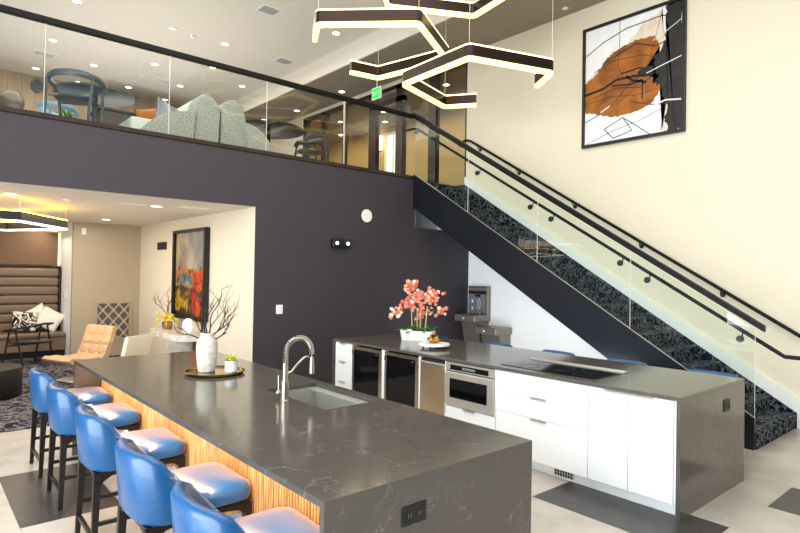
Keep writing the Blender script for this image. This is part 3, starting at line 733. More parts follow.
quick('spout','chrome',lambda b:tube(b,[(8.05,6.99,1.065),(8.05,6.99,1.11),(8.02,7.03,1.12)],.012,8),t,smooth=True)
quick('pedestal','fountain',lambda b:prism(b,[(WX,.94),(7.98,.94),(8.08,.45),(WX,.42)],1,6.98,7.38),t)
quick('lower_basin','fountain',lambda b:(box(b,7.84,WX,6.42,6.93,.74,.87,.02,2),lathe(b,[(.17,.871),(.16,.873),(.13,.868),(.0,.866)],(8.02,6.67,0),24)),t)
quick('button','plastic',lambda b:cyl(b,(7.832,6.7,.805),(7.84,6.7,.805),.018,12),t)
quick('spout','chrome',lambda b:tube(b,[(8.05,6.86,.87),(8.05,6.86,.915),(8.02,6.82,.925)],.012,8),t,smooth=True)
quick('pedestal','fountain',lambda b:prism(b,[(WX,.745),(7.98,.745),(8.08,.3),(WX,.27)],1,6.46,6.88),t)
# ------------------------------------------------------------------ big abstract painting on the right wall
t=thing('abstract_painting','large framed abstract painting of rust, white and black on the cream wall','painting',(WX,4.23,3.89))
Y0,Y1,Q0,Q1=3.42,5.04,3.895,5.835
def f(b):
    w=.045
    for a,c_,d,e in ((Y0,Y1,Q0,Q0+w),(Y0,Y1,Q1-w,Q1),(Y0,Y0+w,Q0+w,Q1-w),(Y1-w,Y1,Q0+w,Q1-w)): box(b,WX-.06,WX,a,c_,d,e)
quick('frame','black',f,t)
def smoothm(name,c,c2=None,s=5):
    M[name]=mat(name,c,.6,noise=(s,c2,6) if c2 else None)
smoothm('art_white',(244,243,242),(230,231,236),4); smoothm('art_beige',(216,196,174),(232,218,202),5); smoothm('art_rust',(176,102,22),(124,66,14),4); smoothm('art_black',(22,20,20),(34,32,34),8); smoothm('art_line',(18,16,16)); smoothm('art_wline',(226,226,226))
def pt(u,v,d): # u 0..1 left->right as seen (left = high Y), v 0..1 bottom->top
    return (WX-.03-d,Y1-.045-u*(Y1-Y0-.09),Q0+.045+v*(Q1-Q0-.09))
def poly(b,uv,d,mi,jag=0):
    P=[]
    n=len(uv)
    for i in range(n):
        a,c_=uv[i],uv[(i+1)%n]; st_=8 if jag else 1
        for k in range(st_):
            u=a[0]+(c_[0]-a[0])*k/st_; v=a[1]+(c_[1]-a[1])*k/st_
            if jag: u+=random.uniform(-jag,jag); v+=random.uniform(-jag,jag)
            P.append(b.verts.new(pt(min(max(u,0),1),min(max(v,0),1),d)))
    f_=b.faces.new(P); f_.material_index=mi
    bmesh.ops.triangulate(b,faces=[f_])
def line(b,uv,w,d,mi):
    for i in range(len(uv)-1):
        a=Vector(uv[i]); c_=Vector(uv[i+1]); q=(c_-a); q=Vector((-q.y,q.x)).normalized()*w/2
        f_=b.faces.new([b.verts.new(pt(*p,d)) for p in (a+q,c_+q,c_-q,a-q)]); f_.material_index=mi
def f(b):
    box(b,WX-.03,WX-.002,Y0+.045,Y1-.045,Q0+.045,Q1-.045,mi=0)
    poly(b,[(0,.56),(.2,.66),(.4,.74),(.6,.9),(.8,.98),(.85,.7),(.6,.5),(.3,.55)],.001,1,.012)
    poly(b,[(.62,.45),(.72,.44),(.86,.3),(.8,.0),(.86,0),(1,0),(1,.5),(.8,.5)],.001,1,.01)
    poly(b,[(0,.28),(0,.54),(.12,.60),(.22,.70),(.32,.76),(.55,.80),(.74,.79),(.80,.68),(.66,.55),(.60,.49),(.80,.44),(.80,.34),(.70,.24),(.5,.2),(.3,.2),(.12,.26)],.002,2,.008)
    poly(b,[(.84,1),(1,1),(1,0),(.88,0),(.84,.1),(.88,.2),(.82,.27),(.8,.37),(.72,.42),(.78,.47),(.62,.50),(.56,.53),(.72,.56),(.74,.62),(.82,.66),(.86,.8)],.003,3,.014)
    line(b,[(0,.78),(.2,.86),(.45,.92),(.8,.93),(.84,.92)],.008,.004,4)
    line(b,[(.38,1),(.38,.75),(.36,.62),(.42,.52)],.005,.004,4)
    line(b,[(0,.44),(.2,.46),(.35,.51),(.6,.5),(.7,.48)],.022,.004,4)
    line(b,[(0,.20),(.15,.24),(.3,.30),(.5,.46),(.62,.5)],.007,.004,4)
    line(b,[(.2,.68),(.4,.73),(.55,.77),(.75,.7),(.84,.72)],.009,.004,4)
    line(b,[(.3,.47),(.5,.44),(.62,.46),(.62,.3)],.014,.004,4)
    line(b,[(.22,.11),(.32,.02),(.52,.06),(.42,.18),(.22,.11)],.007,.004,4)
    line(b,[(.42,.18),(.55,.1),(.7,.0)],.007,.004,4)
    line(b,[(.1,.4),(.35,.44),(.6,.4),(.75,.5)],.006,.004,4)
    line(b,[(.5,.3),(.7,.24),(1,.2)],.006,.004,4)
    line(b,[(.66,.5),(.8,.53),(1,.57)],.008,.0045,5); line(b,[(.72,.75),(.86,.8),(1,.86)],.006,.0045,5); line(b,[(.7,.22),(.85,.25),(1,.23)],.012,.0045,5); line(b,[(.18,.26),(.28,.3)],.012,.0045,5)
    line(b,[(.62,.5),(.7,.62),(.8,.95)],.004,.004,4); line(b,[(.1,.62),(.3,.68),(.62,.66),(.78,.6)],.005,.004,4); line(b,[(.05,.36),(.3,.38),(.55,.34),(.78,.36)],.004,.004,4); line(b,[(.45,.52),(.52,.47),(.66,.43)],.02,.004,4); line(b,[(.4,.55),(.6,.56),(.7,.52)],.014,.004,4); line(b,[(.35,.3),(.5,.38),(.62,.46)],.004,.004,4)
    line(b,[(0,.0),(.3,.08),(.6,.13),(.85,.2)],.004,.004,4)
quick('canvas',['art_white','art_beige','art_rust','art_black','art_line','art_wline'],f,t)
# lounge painting
t=thing('framed_painting','tall colourful abstract painting in a black frame on the lounge wall','painting',(PXW,9.98,.95))
def f(b):
    for a,c_,d,e in ((9.13,10.64,.95,1.0),(9.13,10.64,2.47,2.52),(9.13,9.19,1.0,2.47),(10.57,10.64,1.0,2.47)): box(b,PXW-.09,PXW,a,c_,d,e)
quick('frame','black',f,t)
from mathutils import noise as NZ
def artcol(u,v):
    n=lambda k,sc:NZ.fractal(Vector((u*sc+k*7.3,v*sc*.9+k*3.1,k)),1.0,2.0,4)
    uu=u+.06*n(1,5); vv=v+.05*n(2,5)
    def mixc(a,b,t): t=max(0,min(1,t)); return tuple(a[i]*(1-t)+b[i]*t for i in range(3))
    def band(x,a,b,sft=.04): return max(0,min(1,(x-a)/sft))*max(0,min(1,(b-x)/sft))
    c=mixc((196,186,160),(150,146,146),.5+1.2*n(3,3)); c=mixc(c,(214,190,120),.6*max(0,(.35-u)*2+n(4,4)))
    c=mixc(c,(206,96,40),band(uu,.1,.2)*band(vv,.5,.93)*(.6+n(5,9)))
    c=mixc(c,(74,118,140),band(vv,.36,.53)*band(uu,.0,.62,.1)*(.9+n(6,6)))
    c=mixc(c,(214,110,40),band(vv,.49,.57,.02)*(.8+n(7,8)))
    c=mixc(c,(58,44,30),band(vv,-.2,.38,.06)*.95)
    c=mixc(c,(206,166,36),band(vv,.04,.30)*band(uu,-.1,.44)*(.9+1.3*n(8,7)))
    c=mixc(c,(228,54,20),band(vv,.02,.56,.07)*band(uu,.55,.92,.06)*(.95+.8*n(9,7)))
    c=mixc(c,(216,140,44),.6*band(n(12,14)+n(13,6)*.5,.14,.7,.05)*band(vv,.0,.6))
    c=mixc(c,(40,44,50),.6*band(n(14,11),.26,.8,.05)*band(vv,.0,.62))
    c=mixc(c,(226,196,60),band(vv,-.1,.3)*band(uu,.84,1.2,.05)*(.6+n(10,6)))
    return tuple(128+(q*.84-128)*1.12 for q in c)
M['art']=mat('painted_canvas',(200,200,200),.6)
_nt=M['art'].node_tree; _a=_nt.nodes.new('ShaderNodeVertexColor'); _a.layer_name='paint'; _nt.links.new(_a.outputs[0],_nt.nodes['Principled BSDF'].inputs[0])
bm=B(); cl=bm.loops.layers.float_color.new('paint'); nu,nv=70,64; W_=[[bm.verts.new((PXW-.04,10.57-1.38*i/nu,1.0+1.47*k_/nv)) for k_ in range(nv+1)] for i in range(nu+1)]
for i in range(nu):
    for k_ in range(nv):
        f_=bm.faces.new((W_[i][k_],W_[i+1][k_],W_[i+1][k_+1],W_[i][k_+1]))
        for lp,(a_,b_) in zip(f_.loops,((i,k_),(i+1,k_),(i+1,k_+1),(i,k_+1))): lp[cl]=lin(tuple(max(0,min(255,q)) for q in artcol(a_/nu,b_/nv)))
obj('canvas',bm,'art',t)
# ------------------------------------------------------------------ banquette
t=thing('banquette','built-in taupe leather banquette with a horizontally channelled back','banquette',(0,13.6,0))
quick('base','black',lambda b:box(b,-3,2.48,13.36,14.1,0,.13),t)
quick('seat_front','banq',lambda b:box(b,-3,2.485,13.3,14.1,.13,.40,.01,1),t)
quick('seat','banq',lambda b:box(b,-3,2.485,13.27,14.0,.40,.49,.03,3),t,smooth=True)
def f(b):
    z=.49
    hs=[.20]*3+[.19]*4
    for h_ in hs[:7]:
        box(b,-3,2.44,13.86,14.1,z,z+.182,.05,4); z+=.187
quick('channel_back','banq',f,t,smooth=True)
quick('frame','black',lambda b:(box(b,-3,2.485,13.9,14.1,1.80,1.84),box(b,2.44,2.485,13.88,14.1,.49,1.80)),t)
t=thing('wall_panel','brown upholstered wall panel above the banquette with warm cove light','wall panel',(0,14.1,2.2))
quick('panel','panelbrown',lambda b:box(b,-3,2.44,14.04,14.1,1.86,2.56),t)
quick('cove_strip','glowtop',lambda b:(box(b,2.455,2.465,14.10,14.13,1.86,2.56),box(b,-3,2.44,14.11,14.13,2.60,2.61)),t)
def cushion(name,m,c,w,h,rot,label,th=.12,par=None):
    bm=B(); n=10; rings=[]
    for s in (1,-1):
        pass
    g={}
    for i in range(n+1):
        for j in range(n+1):
            u=i/n*2-1; v=j/n*2-1
            d=(max(0,(1-u*u)*(1-v*v)))**.45
            pinch=1-.09*(1-abs(u*v))*0 ; k1=1-.10*(1-v*v)*(1 if abs(u)>.0 else 0)*abs(u)**2; k2=1-.10*(1-u*u)*abs(v)**2
            for s in (1,-1):
                g[(i,j,s)]=bm.verts.new((u*w/2*k1,s*th/2*d+ (0 if d>0 else 0),v*h/2*k2))
    for i in range(n):
        for j in range(n):
            for s in (1,-1): bm.faces.new((g[i,j,s],g[i+1,j,s],g[i+1,j+1,s],g[i,j+1,s]))
    bmesh.ops.remove_doubles(bm,verts=bm.verts,dist=1e-5)
    bmesh.ops.rotate(bm,cent=(0,0,0),matrix=rot,verts=bm.verts)
    o=obj(name,bm,m,None,smooth=True,angle=0); o.location=c; return tag(o,label,'cushion')
def Rm(x,y,z): return Matrix.Rotation(z,3,'Z')@Matrix.Rotation(x,3,'X')@Matrix.Rotation(y,3,'Y')
cushion('cushion','cushion',(2.24,13.60,.74),.46,.46,Rm(-.35,.55,-.1),'plain white cushion standing on its corner in the banquette corner')
cushion('cushion','cushion',(2.06,13.72,.80),.44,.44,Rm(-.3,-.5,.15),'plain white cushion tucked behind the front white cushion')
cushion('cushion','patterncushion',(1.80,13.56,.72),.46,.44,Rm(-.4,.1,0),'white cushion with black brush pattern on the banquette')
# black lounge chair near banquette
t=thing('armchair','black bentwood armchair in front of the banquette','armchair',(1.75,12.85,0))
def leg(p,q,r=.017): return lambda b:tube(b,[p,q],r,8)
quick('leg','blackwood',leg((1.34,12.55,0),(1.44,12.55,.66)),t); quick('leg','blackwood',leg((1.62,12.25,0),(1.50,12.35,.66)),t)
quick('leg','blackwood',leg((1.86,12.72,0),(1.95,12.68,.7)),t); quick('leg','blackwood',leg((2.2,12.95,0),(2.08,12.85,.7)),t)
quick('seat','blackwood',lambda b:box(b,1.42,2.1,12.35,12.85,.40,.44,.015,2),t)
quick('arm_rail','blackwood',lambda b:tube(b,[(1.36,12.5,.64),(1.45,12.3,.68),(1.7,12.25,.72),(1.95,12.35,.76),(2.12,12.6,.74),(2.1,12.85,.70)],.026,8,flat=(1.3,.8)),t,smooth=True)
quick('stretcher','blackwood',lambda b:tube(b,[(1.40,12.5,.36),(2.06,12.8,.36)],.012,6),t)
t=thing('side_table','round black coffee table with a drum base in the lounge','coffee table',(.78,9.75,0))
quick('drum','black',lambda b:lathe(b,[(.47,.0),(.48,.02),(.48,.38),(.47,.40),(0,.40)],(.80,9.72,0),40),t,smooth=True)
# tufted tan chair
def scoop_chair(name,m,loc,rz,label,base='creamleather'):
    t=thing(name,label,'lounge chair',loc,rz)
    # local: faces +X ; width along Y
    prof=[(.42,.36),(.45,.40),(.40,.44),(.1,.40),(-.12,.37),(-.22,.42),(-.30,.60),(-.40,.90),(-.46,.92),(-.48,.88),(-.37,.56),(-.30,.36),(-.18,.28),(.1,.31),(.38,.34)]
    bm=B(); W=.34; ny=12
    rings=[]
    for j in range(ny+1):
        y=-W+2*W*j/ny; e=1-.03*(abs(y/W)**6)
        ring=[]
        for k_,(x,z_) in enumerate(prof):
            dx=0
            ring.append((x*e,y,z_))
        rings.append(ring)
    loft(bm,rings)
    o=obj('shell',bm,m,t,smooth=True,local=True,angle=50)
    # tufting: cushions (grid of puffs) on the back and seat
    bm=B(); 
    for j in range(3):
        yc=-.22+.22*j
        for (x0,z0,x1,z1) in ((-.235,.44,-.30,.60),(-.30,.60,-.35,.75),(-.35,.75,-.405,.90)):
            cx_,cz_=(x0+x1)/2,(z0+z1)/2; a=math.atan2(z1-z0,-(x1-x0))
            ball(bm,(cx_+.0,yc,cz_),.125,(.2,1,.74),12,8,rot=Matrix.Rotation(-(PI/2-a),3,'Y'))
        for x0 in (.28,.08,-.1):
            ball(bm,(x0,yc,.415 if x0>.2 else .39),.115,(1,1,.26),12,8)
    obj('tufted_cushion',bm,m,t,smooth=True,local=True,angle=0)
    bm=B(); box(bm,-.3,.25,-.24,.24,.0,.03,.01,2); obj('base_plate',bm,base,t,local=True)
    bm=B(); tube(bm,[(-.02,0,.02),(-.02,0,.32)],.035,12); obj('pedestal',bm,'steel',t,smooth=True,local=True)
    return t
t1=scoop_chair('lounge_chair','tan',(2.13,10.33,0),PI+.42,'tan button-tufted leather lounge chair facing the drum table')
t2=scoop_chair('lounge_chair','creamleather',(2.22,8.36,0),math.radians(124),'cream leather lounge chair seen from behind, by the island end')
t2.scale=(.72,.72,1.0); t1.scale=(.92,.96,.93)
# console table with decor
t=thing('console_table','pale marble console with a rounded top against the lounge wall','console table',(3.4,9.9,0))
def rrect(x0,x1,y0,y1,r,n=8):
    out=[]
    for cx_,cy_,a0 in ((x1-r,y1-r,0),(x0+r,y1-r,90),(x0+r,y0+r,180),(x1-r,y0+r,270)):
        for i in range(n+1):
            a=math.radians(a0+90*i/n); out.append((cx_+r*math.cos(a),cy_+r*math.sin(a)))
    return out
quick('top','marble',lambda b:prism(b,rrect(3.22,3.755,8.95,10.6,.26),2,.67,.76),t,smooth=True)
quick('cylinder_leg','marble',lambda b:cyl(b,(3.5,9.72,0),(3.5,9.72,.67),.23,36),t,smooth=True)
t=thing('vase','plain white egg-shaped vase on the marble console','vase',(3.5,9.38,.76))
quick('body','pot',lambda b:lathe(b,[(.05,.76),(.085,.80),(.105,.87),(.095,.94),(.06,.99),(.04,1.01),(.035,1.0)],(3.5,9.30,0),24),t,smooth=True)
t=thing('flower_arrangement','yellow blooms and bare twigs in a small dark vase on the marble console','flower arrangement',(3.5,10.35,.76))
quick('pot','oldbrass',lambda b:lathe(b,[(.07,.76),(.09,.80),(.09,.88),(.07,.89)],(3.5,10.3,0),16),t,smooth=True)
def f(b):
    for i in range(22):
        a=random.uniform(0,2*PI); r_=random.uniform(0,.17)
        ball(b,(3.5+math.cos(a)*r_,10.3+math.sin(a)*r_,.95+random.uniform(-.06,.08)),.035,(1,1,.8),6,5)
quick('blossoms','flower',f,t)
def grow(b,p,d,L,r,depth,gen,spread=.7,up=.25):
    n=4; pts=[p.copy()]; q=p.copy(); dd=d.copy()
    for i in range(n):
        dd=(dd+Vector((gen.uniform(-1,1),gen.uniform(-1,1),gen.uniform(-.6,1)))*.36).normalized()
        q=q+dd*L/n; pts.append(q.copy())
    tube(b,pts,[r*(1-.45*i/n) for i in range(n+1)],5)
    if depth>0:
        for k_ in range(gen.choice((2,3))):
            i=gen.randint(2,n); nd=(dd+Vector((gen.uniform(-1,1),gen.uniform(-1,1),gen.uniform(-.4,1)+up))*spread).normalized()
            grow(b,pts[i],nd,L*gen.uniform(.55,.8),r*.58,depth-1,gen,spread,up)
G=random.Random(3)
def f(b):
    for dx,dy in ((0,.1),(.1,-.1),(-.15,.1)): grow(b,Vector((3.5,10.3,.88)),Vector((dx,dy,1)).normalized(),.34,.009,2,G)
quick('twigs','branch',f,t)
# ------------------------------------------------------------------ tray with vases on island 1
tx,ty=2.03,4.76
t=thing('brass_tray','round antique brass tray on the foreground worktop','tray',(tx,ty,CT))
quick('dish','oldbrass',lambda b:lathe(b,[(.20,CT),(.235,CT+.004),(.245,CT+.02),(.25,CT+.02),(.252,CT+.026),(.243,CT+.028),(.235,CT+.012),(0,CT+.010)],(tx,ty,0),48),t,smooth=True)
vx,vy=1.98,4.82; vz=CT+.011
t=thing('vase','white textured vase holding dark bare branches on the brass tray','vase',(vx,vy,vz))
quick('body','ceramic',lambda b:lathe(b,[(.064,vz),(.070,vz+.006),(.082,vz+.08),(.088,vz+.16),(.088,vz+.24),(.080,vz+.275),(.058,vz+.30),(.055,vz+.31),(.058,vz+.335),(.052,vz+.336),(.046,vz+.31),(.04,vz+.2),(0,vz+.19)],(vx,vy,0),32),t,smooth=True)
G2=random.Random(11)
def f(b):
    o=Vector((vx,vy,vz+.25))
    for d,L,dp in (((.26,-.22,1),.27,3),((-.30,.26,1),.24,3),((.5,-.42,.85),.25,3),((-.62,.52,.7),.22,3),((0.05,0.05,1),.29,3),((-.1,.15,1.2),.27,2),((-.7,.55,.35),.18,3),((.6,-.5,.5),.2,3)):
        grow(b,o,Vector(d).normalized(),L,.0085,dp,G2,.62,.35)
quick('branches','branch',f,t)
qx,qy=2.14,4.68
t=thing('succulent_pot','small white pot with a yellow-green succulent on the brass tray','potted plant',(qx,qy,vz))
quick('pot','pot',lambda b:lathe(b,[(.045,vz),(.052,vz+.006),(.053,vz+.1),(.049,vz+.1),(.047,vz+.085),(0,vz+.085)],(qx,qy,0),24),t,smooth=True)
def leafmesh(b,c,d,L,W,up=Vector((0,0,1)),bend=.2):
    d=d.normalized(); s=d.cross(up)
    if s.length<.01: s=d.orthogonal()
    s.normalize(); n=s.cross(d)
    P=[]
    for u,w in ((0,.2),(.3,.9),(.6,1),(.85,.6),(1,.05)):
        p=c+d*L*u-n*bend*L*u*u; P.append((p-s*W*w/2,p+n*W*.15,p+s*W*w/2))
    V=[[b.verts.new(q) for q in r] for r in P]
    for i in range(4):
        for j in range(2): b.faces.new((V[i][j],V[i][j+1],V[i+1][j+1],V[i+1][j]))
def f(b):
    for i in range(70):
        a=random.uniform(0,2*PI); e=random.uniform(.1,1.3)
        c=Vector((qx+math.cos(a)*random.uniform(0,.04),qy+math.sin(a)*random.uniform(0,.04),vz+.085+random.uniform(0,.03)))
        leafmesh(b,c,Vector((math.cos(a)*math.cos(e),math.sin(a)*math.cos(e),math.sin(e))),random.uniform(.035,.06),.018)
quick('leaves','succ',f,t)
# ------------------------------------------------------------------ orchid + cake stand on island 2
ox,oy=5.20,5.60
t=thing('potted_orchid','coral orchids with bamboo stakes in a long white planter on the cooktop island','potted plant',(ox,oy,CT))
ang=math.atan2(-.38,.20)   # planter long axis
Rp=Matrix.Rotation(ang,3,'Z')
bm=B(); rg=[]
for zz,sx_,sy in ((CT,.215,.085),(CT+.02,.22,.09),(CT+.135,.235,.10),(CT+.135,.22,.085),(CT+.10,.21,.08)):
    rg.append([Rp@Vector((p[0],p[1],0))+Vector((ox,oy,zz)) for p in rrect(-sx_,sx_,-sy,sy,.05,4)])
loft(bm,rg); obj('planter','' and 0 or bm,'pot',t,smooth=True)
ax_=Rp@Vector((1,0,0))
def f(b):
    for i in range(46):
        u=random.uniform(-.19,.19); a=random.uniform(0,2*PI); e=random.uniform(.15,1.1)
        leafmesh(b,Vector((ox,oy,CT+.11))+ax_*u,Vector((math.cos(a)*math.cos(e),math.sin(a)*math.cos(e),math.sin(e))),random.uniform(.10,.2),.05,bend=.3)
quick('leaves','leaf',f,t)
def flower(b,c,d,s,mi=0):
    n0=len(b.faces)
    d=d.normalized(); u=d.orthogonal().normalized(); v=d.cross(u)
    ph=random.uniform(0,6)
    for k_ in range(5):
        a=ph+2*PI*k_/5; leafmesh(b,c,(u*math.cos(a)+v*math.sin(a)+d*.25),s,s*.75,up=d,bend=.25)
    b.faces.ensure_lookup_table()
    for i_ in range(n0,len(b.faces)): b.faces[i_].material_index=mi
for i,u in enumerate((-.08,.03,.10,-.01)):
    base=Vector((ox,oy,CT+.1))+ax_*u; top=base+Vector((0,0,.46-.05*i))+ax_*(u*.3)
    quick('stem','stemtan',lambda b:tube(b,[base,top],.008,6),t,smooth=True)
# flower clusters: (offset along screen axis, height, spread)
sa=Vector((.756,-.655,0))
CL=[(-.10,.62,.08,.08,26),(-.01,.52,.09,.10,26),(-.04,.40,.12,.09,26),(.16,.52,.13,.10,30),(-.24,.33,.07,.06,14),(-.33,.27,.03,.03,6),(.28,.33,.07,.06,14),(.10,.33,.07,.05,8),(.0,.26,.03,.05,6),(-.16,.42,.06,.05,10),(-.06,.68,.05,.03,8),(.14,.46,.12,.06,16),(-.08,.46,.12,.08,16)]
def f(b):
    for (o_,h_,w_,v_,n_) in CL:
        for i in range(n_):
            c=Vector((ox,oy,CT+.02+h_*1.13))+sa*(o_*1.1-.01+random.gauss(0,w_*.5))+Vector((random.uniform(-.05,.05),random.uniform(-.05,.05),random.gauss(0,v_*.5)))
            flower(b,c,Vector((-.65+random.uniform(-.6,.6),-.75+random.uniform(-.6,.6),random.uniform(-.5,.5))),random.uniform(.022,.034),1 if random.random()<.22 else 0)
bl=quick('blossoms',['petal','petalpale'],f,t); bl['kind']='stuff'
def f(b):
    for u,o_,h_ in ((-.05,-.30,.30),(.05,.28,.34),(-.02,-.08,.62),(.03,.16,.55)):
        p=Vector((ox,oy,CT+.36))+ax_*u; q=Vector((ox,oy,CT+h_))+sa*o_
        m_=(p+q)/2+Vector((0,0,.12)); tube(b,[Vector((ox,oy,CT+.1))+ax_*u,p,m_,q],.0035,5)
quick('flower_stalk','leaf',f,t,smooth=True)
cx_,cy_=4.84,4.92
t=thing('cake_stand','round white marble stand on small black feet beside the orchid','serving stand',(cx_,cy_,CT))
quick('plate','pot',lambda b:lathe(b,[(.185,CT+.03),(.19,CT+.034),(.19,CT+.052),(.185,CT+.056),(0,CT+.056)],(cx_,cy_,0),40),t,smooth=True)
for a in (0.4,2.0,3.6,5.2): quick('foot','black',lambda b:cyl(b,(cx_+.14*math.cos(a),cy_+.14*math.sin(a),CT),(cx_+.14*math.cos(a),cy_+.14*math.sin(a),CT+.03),.009,8),t)
def f(b):
    for k_,(rx,ry,rz_) in enumerate(((.2,0,0),(1.1,.3,.5),(-.9,.4,1.2))):
        R_=Matrix.Rotation(rz_,3,'Z')@Matrix.Rotation(rx,3,'X')
        pts_=[R_@Vector((math.cos(a*PI/14)*.085,math.sin(a*PI/14)*.05,0))+Vector((cx_+.02,cy_+.03,CT+.10+.005*k_)) for a in range(28)]
        zmin=min(p.z for p in pts_); 
        for p in pts_: p.z=max(p.z,CT+.069)
        tube(b,pts_,.013,8,closed=True)
tag(quick('knot_ornament','brass',f,smooth=True),'gold looped knot ornament on the white marble stand','ornament')
# ------------------------------------------------------------------ mezzanine furniture
def hoop_chair(loc,rz,m,label,sc=1.0):
    t=thing('dining_chair',label,'chair',loc,rz)
    # local: faces +X
    pts_=[]
    for k_ in range(21):
        a=math.radians(75+ (285-75)*k_/20); pts_.append((.02+.32*math.cos(a)*1.0,.32*math.sin(a),.66+ .06*math.cos(math.radians((k_-10)*9))))
    pts_=[(.24,.31,.58)]+[(.1+p[0]*.95,p[1],p[2]) for p in pts_]+[(.24,-.31,.58)]
    bm=B(); tube(bm,pts_,.026,8,flat=(1.0,1.7)); obj('back_hoop',bm,m,t,smooth=True,local=True)
    bm=B(); lathe(bm,[(.0,.42),(.22,.43),(.235,.45),(.22,.47),(0,.475)],(0.06,0,0),24); obj('seat',bm,m,t,smooth=True,local=True)
    for sx_,sy in ((1,1),(1,-1),(-1,1),(-1,-1)):
        bm=B(); tube(bm,[(.06+sx_*.25,sy*.25,0),(.06+sx_*.17,sy*.27,.59 if sx_>0 else .66)],.018,8); obj('leg',bm,m,t,smooth=True,local=True)
    bm=B(); tube(bm,[(-.12,-.24,.44),(-.12,.24,.44)],.012,6); tube(bm,[(.24,-.24,.44),(.24,.24,.44)],.012,6); obj('cross_rail',bm,m,t,local=True)
    return t
hoop_chair((1.54,8.17,UF-.01),1.0,'slate','dark slate hoop-backed chair right behind the balcony glass')
hoop_chair((1.62,9.95,UF-.01),.1,'lightblue','pale blue hoop-backed chair on the far side of the round mezzanine table')
t=thing('round_table','round slate café table behind the slate hoop-backed chair','table',(2.1,9.2,UF-.01))
quick('table_top','tabledark',lambda b:lathe(b,[(.50,.74+UF),(.52,.75+UF),(.52,.78+UF),(0,.78+UF)],(1.98,9.02,0),40),t,smooth=True)
quick('pedestal','tabledark',lambda b:lathe(b,[(.26,UF-.01),(.25,UF+.02),(.04,UF+.04),(.035,UF+.74)],(1.98,9.02,0),20),t,smooth=True)
# sofas back to back
def sofa(xb,s,m,label,ribs,Lk=1.0):
    t=thing('sofa',label,'sofa',(xb+s*.5,8.9,UF-.01))
    z=UF-.01
    back=[(xb,z),(xb,z+.64)]+[(xb+s*(.19-.19*math.cos(a)),z+.64+.26*math.sin(a)) for a in [PI*k_/12 for k_ in range(1,12)]]+[(xb+s*.38,z+.62),(xb+s*.42,z)]
    for k_ in range(ribs):
        bm=B(); y0=8.2+k_*.34; prism(bm,back,1,y0,y0+.32)
        bmesh.ops.bevel(bm,geom=[e for e in bm.edges if abs(e.verts[0].co.y-e.verts[1].co.y)<1e-5],offset=.035,segments=3,affect='EDGES',profile=.5)
        obj('back_rib',bm,m if k_==0 else 'sofa_lit',t,smooth=True)
    arm=[(.405,0),(.37,.57),(.5,.565),(.68,.53),(.85,.47),(.98,.36),(1.10,.22),(1.24,.0)]
    arm=[(xb+s*(.37+(a-.37)*Lk),z+b_) for a,b_ in arm]
    bm=B(); prism(bm,arm,1,8.14,8.36); bmesh.ops.bevel(bm,geom=[e for e in bm.edges if abs(e.verts[0].co.y-e.verts[1].co.y)<1e-5],offset=.035,segments=3,affect='EDGES',profile=.5)
    obj('armrest',bm,m,t,smooth=True)
    xe=xb+s*(.42+.78*Lk); xi=xb+s*.44
    quick('seat_cushion','sofa_lit',lambda b:box(b,min(xi,xe),max(xi,xe),8.38,8.2+ribs*.34,z+.05,z+.42,.04,3),t,smooth=True)
    return t
sofa(3.49,-1,'sofa','pale grey-green bouclé sofa facing the hooped chair, with cushions',6)
sofa(3.52,1,'sofa','pale grey-green bouclé sofa facing right, toward the dark round table',6,.62)
cushion('cushion',wood('stripe_fabric',(30,36,58),(206,210,212),7,(1,1,.05),.85),(2.84,8.6,4.12),.44,.36,Rm(-.1,.25,.5),'navy and grey striped cushion on the left bouclé sofa')
cushion('cushion','orange',(2.72,8.95,4.06),.46,.36,Rm(-.1,-.3,.3),'rust orange cushion behind the striped one on the left bouclé sofa')
t=thing('round_table','round espresso café table to the right of the bouclé sofas','table',(4.85,9.05,UF-.01))
quick('table_top','tableblack',lambda b:lathe(b,[(.59,.74+UF),(.62,.75+UF),(.62,.78+UF),(0,.78+UF)],(4.74,9.05,0),40),t,smooth=True)
quick('pedestal','tableblack',lambda b:lathe(b,[(.26,UF-.01),(.25,UF+.02),(.04,UF+.04),(.035,UF+.74)],(4.74,9.05,0),20),t,smooth=True)
t=hoop_chair((5.48,8.75,UF-.01),2.9,'chairgrey','dark grey hoop-backed chair beside the espresso table')
t=thing('tall_cabinet','tall dark cabinet in front of the wood plank wall of the mezzanine','cabinet',(4,15.8,UF-.01))
quick('body','tableblack',lambda b:box(b,3.5,6.0,15.4,16.3,UF+.05,UF+2.22),t)
quick('top','black',lambda b:box(b,3.45,6.05,15.35,16.35,UF+2.22,UF+2.27),t)
quick('plinth','black',lambda b:box(b,3.6,5.9,15.5,16.2,UF-.01,UF+.05),t)
t=thing('globe_lamp','smoked round globe lamp near the left end of the wood wall','lamp',(1.6,15.2,UF-.01))
quick('globe','smoke',lambda b:ball(b,(1.62,15.0,5.42),.27,u=20,v=14),t,smooth=True)
quick('stand','black',lambda b:(cyl(b,(1.62,15.0,UF),(1.62,15.0,5.16),.015,8),lathe(b,[(.16,UF-.01),(.16,UF+.02),(0,UF+.03)],(1.62,15.0,0),20)),t)
tag(quick('wall_plaque','slate',lambda b:prism(b,[(2.33+.14*math.cos(a),6.31+.17*math.sin(a)) for a in [PI/6+PI/3*k_ for k_ in range(6)]],1,16.52,16.599)),'dark hexagonal wall plaque on the wood plank wall','wall decor')  # six-sided plaque, flat prism on the plank wall
t=thing('potted_fern','small bushy potted plant beyond the pale blue chair','potted plant',(2.35,11.2,UF-.01))
quick('pot','oldbrass',lambda b:lathe(b,[(.12,UF-.01),(.16,UF+.4),(.13,UF+.38)],(2.02,11.2,0),16),t,smooth=True)
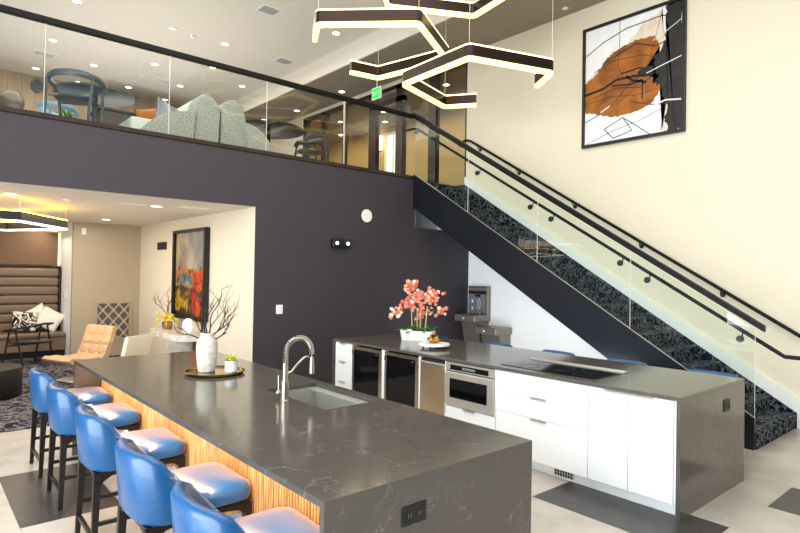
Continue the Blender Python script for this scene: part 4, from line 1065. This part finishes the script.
def f(b):
    for i in range(60):
        a=random.uniform(0,2*PI); e=random.uniform(.3,1.4)
        leafmesh(b,Vector((2.02,11.2,UF+.38+random.uniform(0,.5))),Vector((math.cos(a)*math.cos(e),math.sin(a)*math.cos(e),math.sin(e))),random.uniform(.15,.3),.05,bend=.3)
quick('leaves','leaf',f,t)

# ------------------------------------------------------------------ lights
def area(name,loc,rot,sx_,sy,power,col=(1,1,1),spread=PI):
    L=bpy.data.lights.new(name,'AREA'); L.shape='RECTANGLE'; L.size=sx_; L.size_y=sy; L.energy=power; L.color=col; L.spread=spread
    o=bpy.data.objects.new(name,L); COL.objects.link(o); o.location=loc; o.rotation_euler=rot; return o
area('window_daylight',(6.2,-4.3,2.2),(PI/2,0,0),4.2,4.2,70,(.95,.98,1))
area('window_daylight_side',(-3.5,1.5,2.3),(PI/2,0,-PI/2),9.0,4.4,1420,(.92,.97,1))
area('ceiling_fill',(2.5,3,6.4),(0,0,0),5,6,290,(1,.95,.88))
area('mezzanine_fill',(3.2,12,6.5),(0,0,0),6,7,330,(1,.95,.87))
area('mezzanine_up',(3.2,12.5,3.75),(PI,0,0),5,5,120,(1,.95,.88))  # unseen uplight added to brighten the ceilings over the mezzanine
area('lounge_fill',(1.2,10.5,2.7),(0,0,0),3.5,4,110,(1,.90,.76))
area('lounge_up',(1.2,10.2,.6),(PI,0,0),3,3,30,(1,.88,.72))
area('corridor_fill',(9.6,12,6.15),(0,0,0),1.4,8,120,(1,.80,.48))
area('counter_strip',(1.30,4.0,.875),(0,0,0),.05,4.2,32,(1,.66,.42))
area('counter_back_fill',(6.35,5.2,.45),(PI/2+.35,0,-PI/2),3.2,.5,26,(.94,.97,1))  # unseen lamp added to brighten the wall and fountain under the stairs
area('alcove_cove',(2.1,13.5,2.68),(0,0.5,0),.5,.8,16,(1,.86,.66))
w=bpy.data.worlds.new('world'); S.world=w; w.use_nodes=True
bg=w.node_tree.nodes['Background']; bg.inputs[0].default_value=(.85,.93,1,1); bg.inputs[1].default_value=.35
S.view_settings.view_transform='Standard'; S.view_settings.look='None'; S.view_settings.exposure=0; S.view_settings.gamma=1
S.cycles.max_bounces=7; S.cycles.diffuse_bounces=4; S.cycles.glossy_bounces=4; S.cycles.transparent_max_bounces=16; S.cycles.sample_clamp_indirect=4; S.cycles.caustics_reflective=False; S.cycles.caustics_refractive=False
# ------------------------------------------------------------------ camera
yaw,pitch,roll=8.55813497e-01,1.35052426e-02,1.73240185e-02
c_,s_=math.cos(yaw),math.sin(yaw)
F=Vector((c_*math.cos(pitch),s_*math.cos(pitch),math.sin(pitch))); R=Vector((s_,-c_,0)); U=R.cross(F)
R,U=R*math.cos(roll)+U*math.sin(roll),-R*math.sin(roll)+U*math.cos(roll)
cam=bpy.data.cameras.new('camera'); co=bpy.data.objects.new('camera',cam); COL.objects.link(co)
mw=Matrix((R,U,-F)).transposed().to_4x4(); mw.translation=Vector((0,0,1.8)); co.matrix_world=mw
cam.sensor_width=36; cam.lens=566.997/800*36; cam.clip_start=.05; cam.clip_end=100
S.camera=co
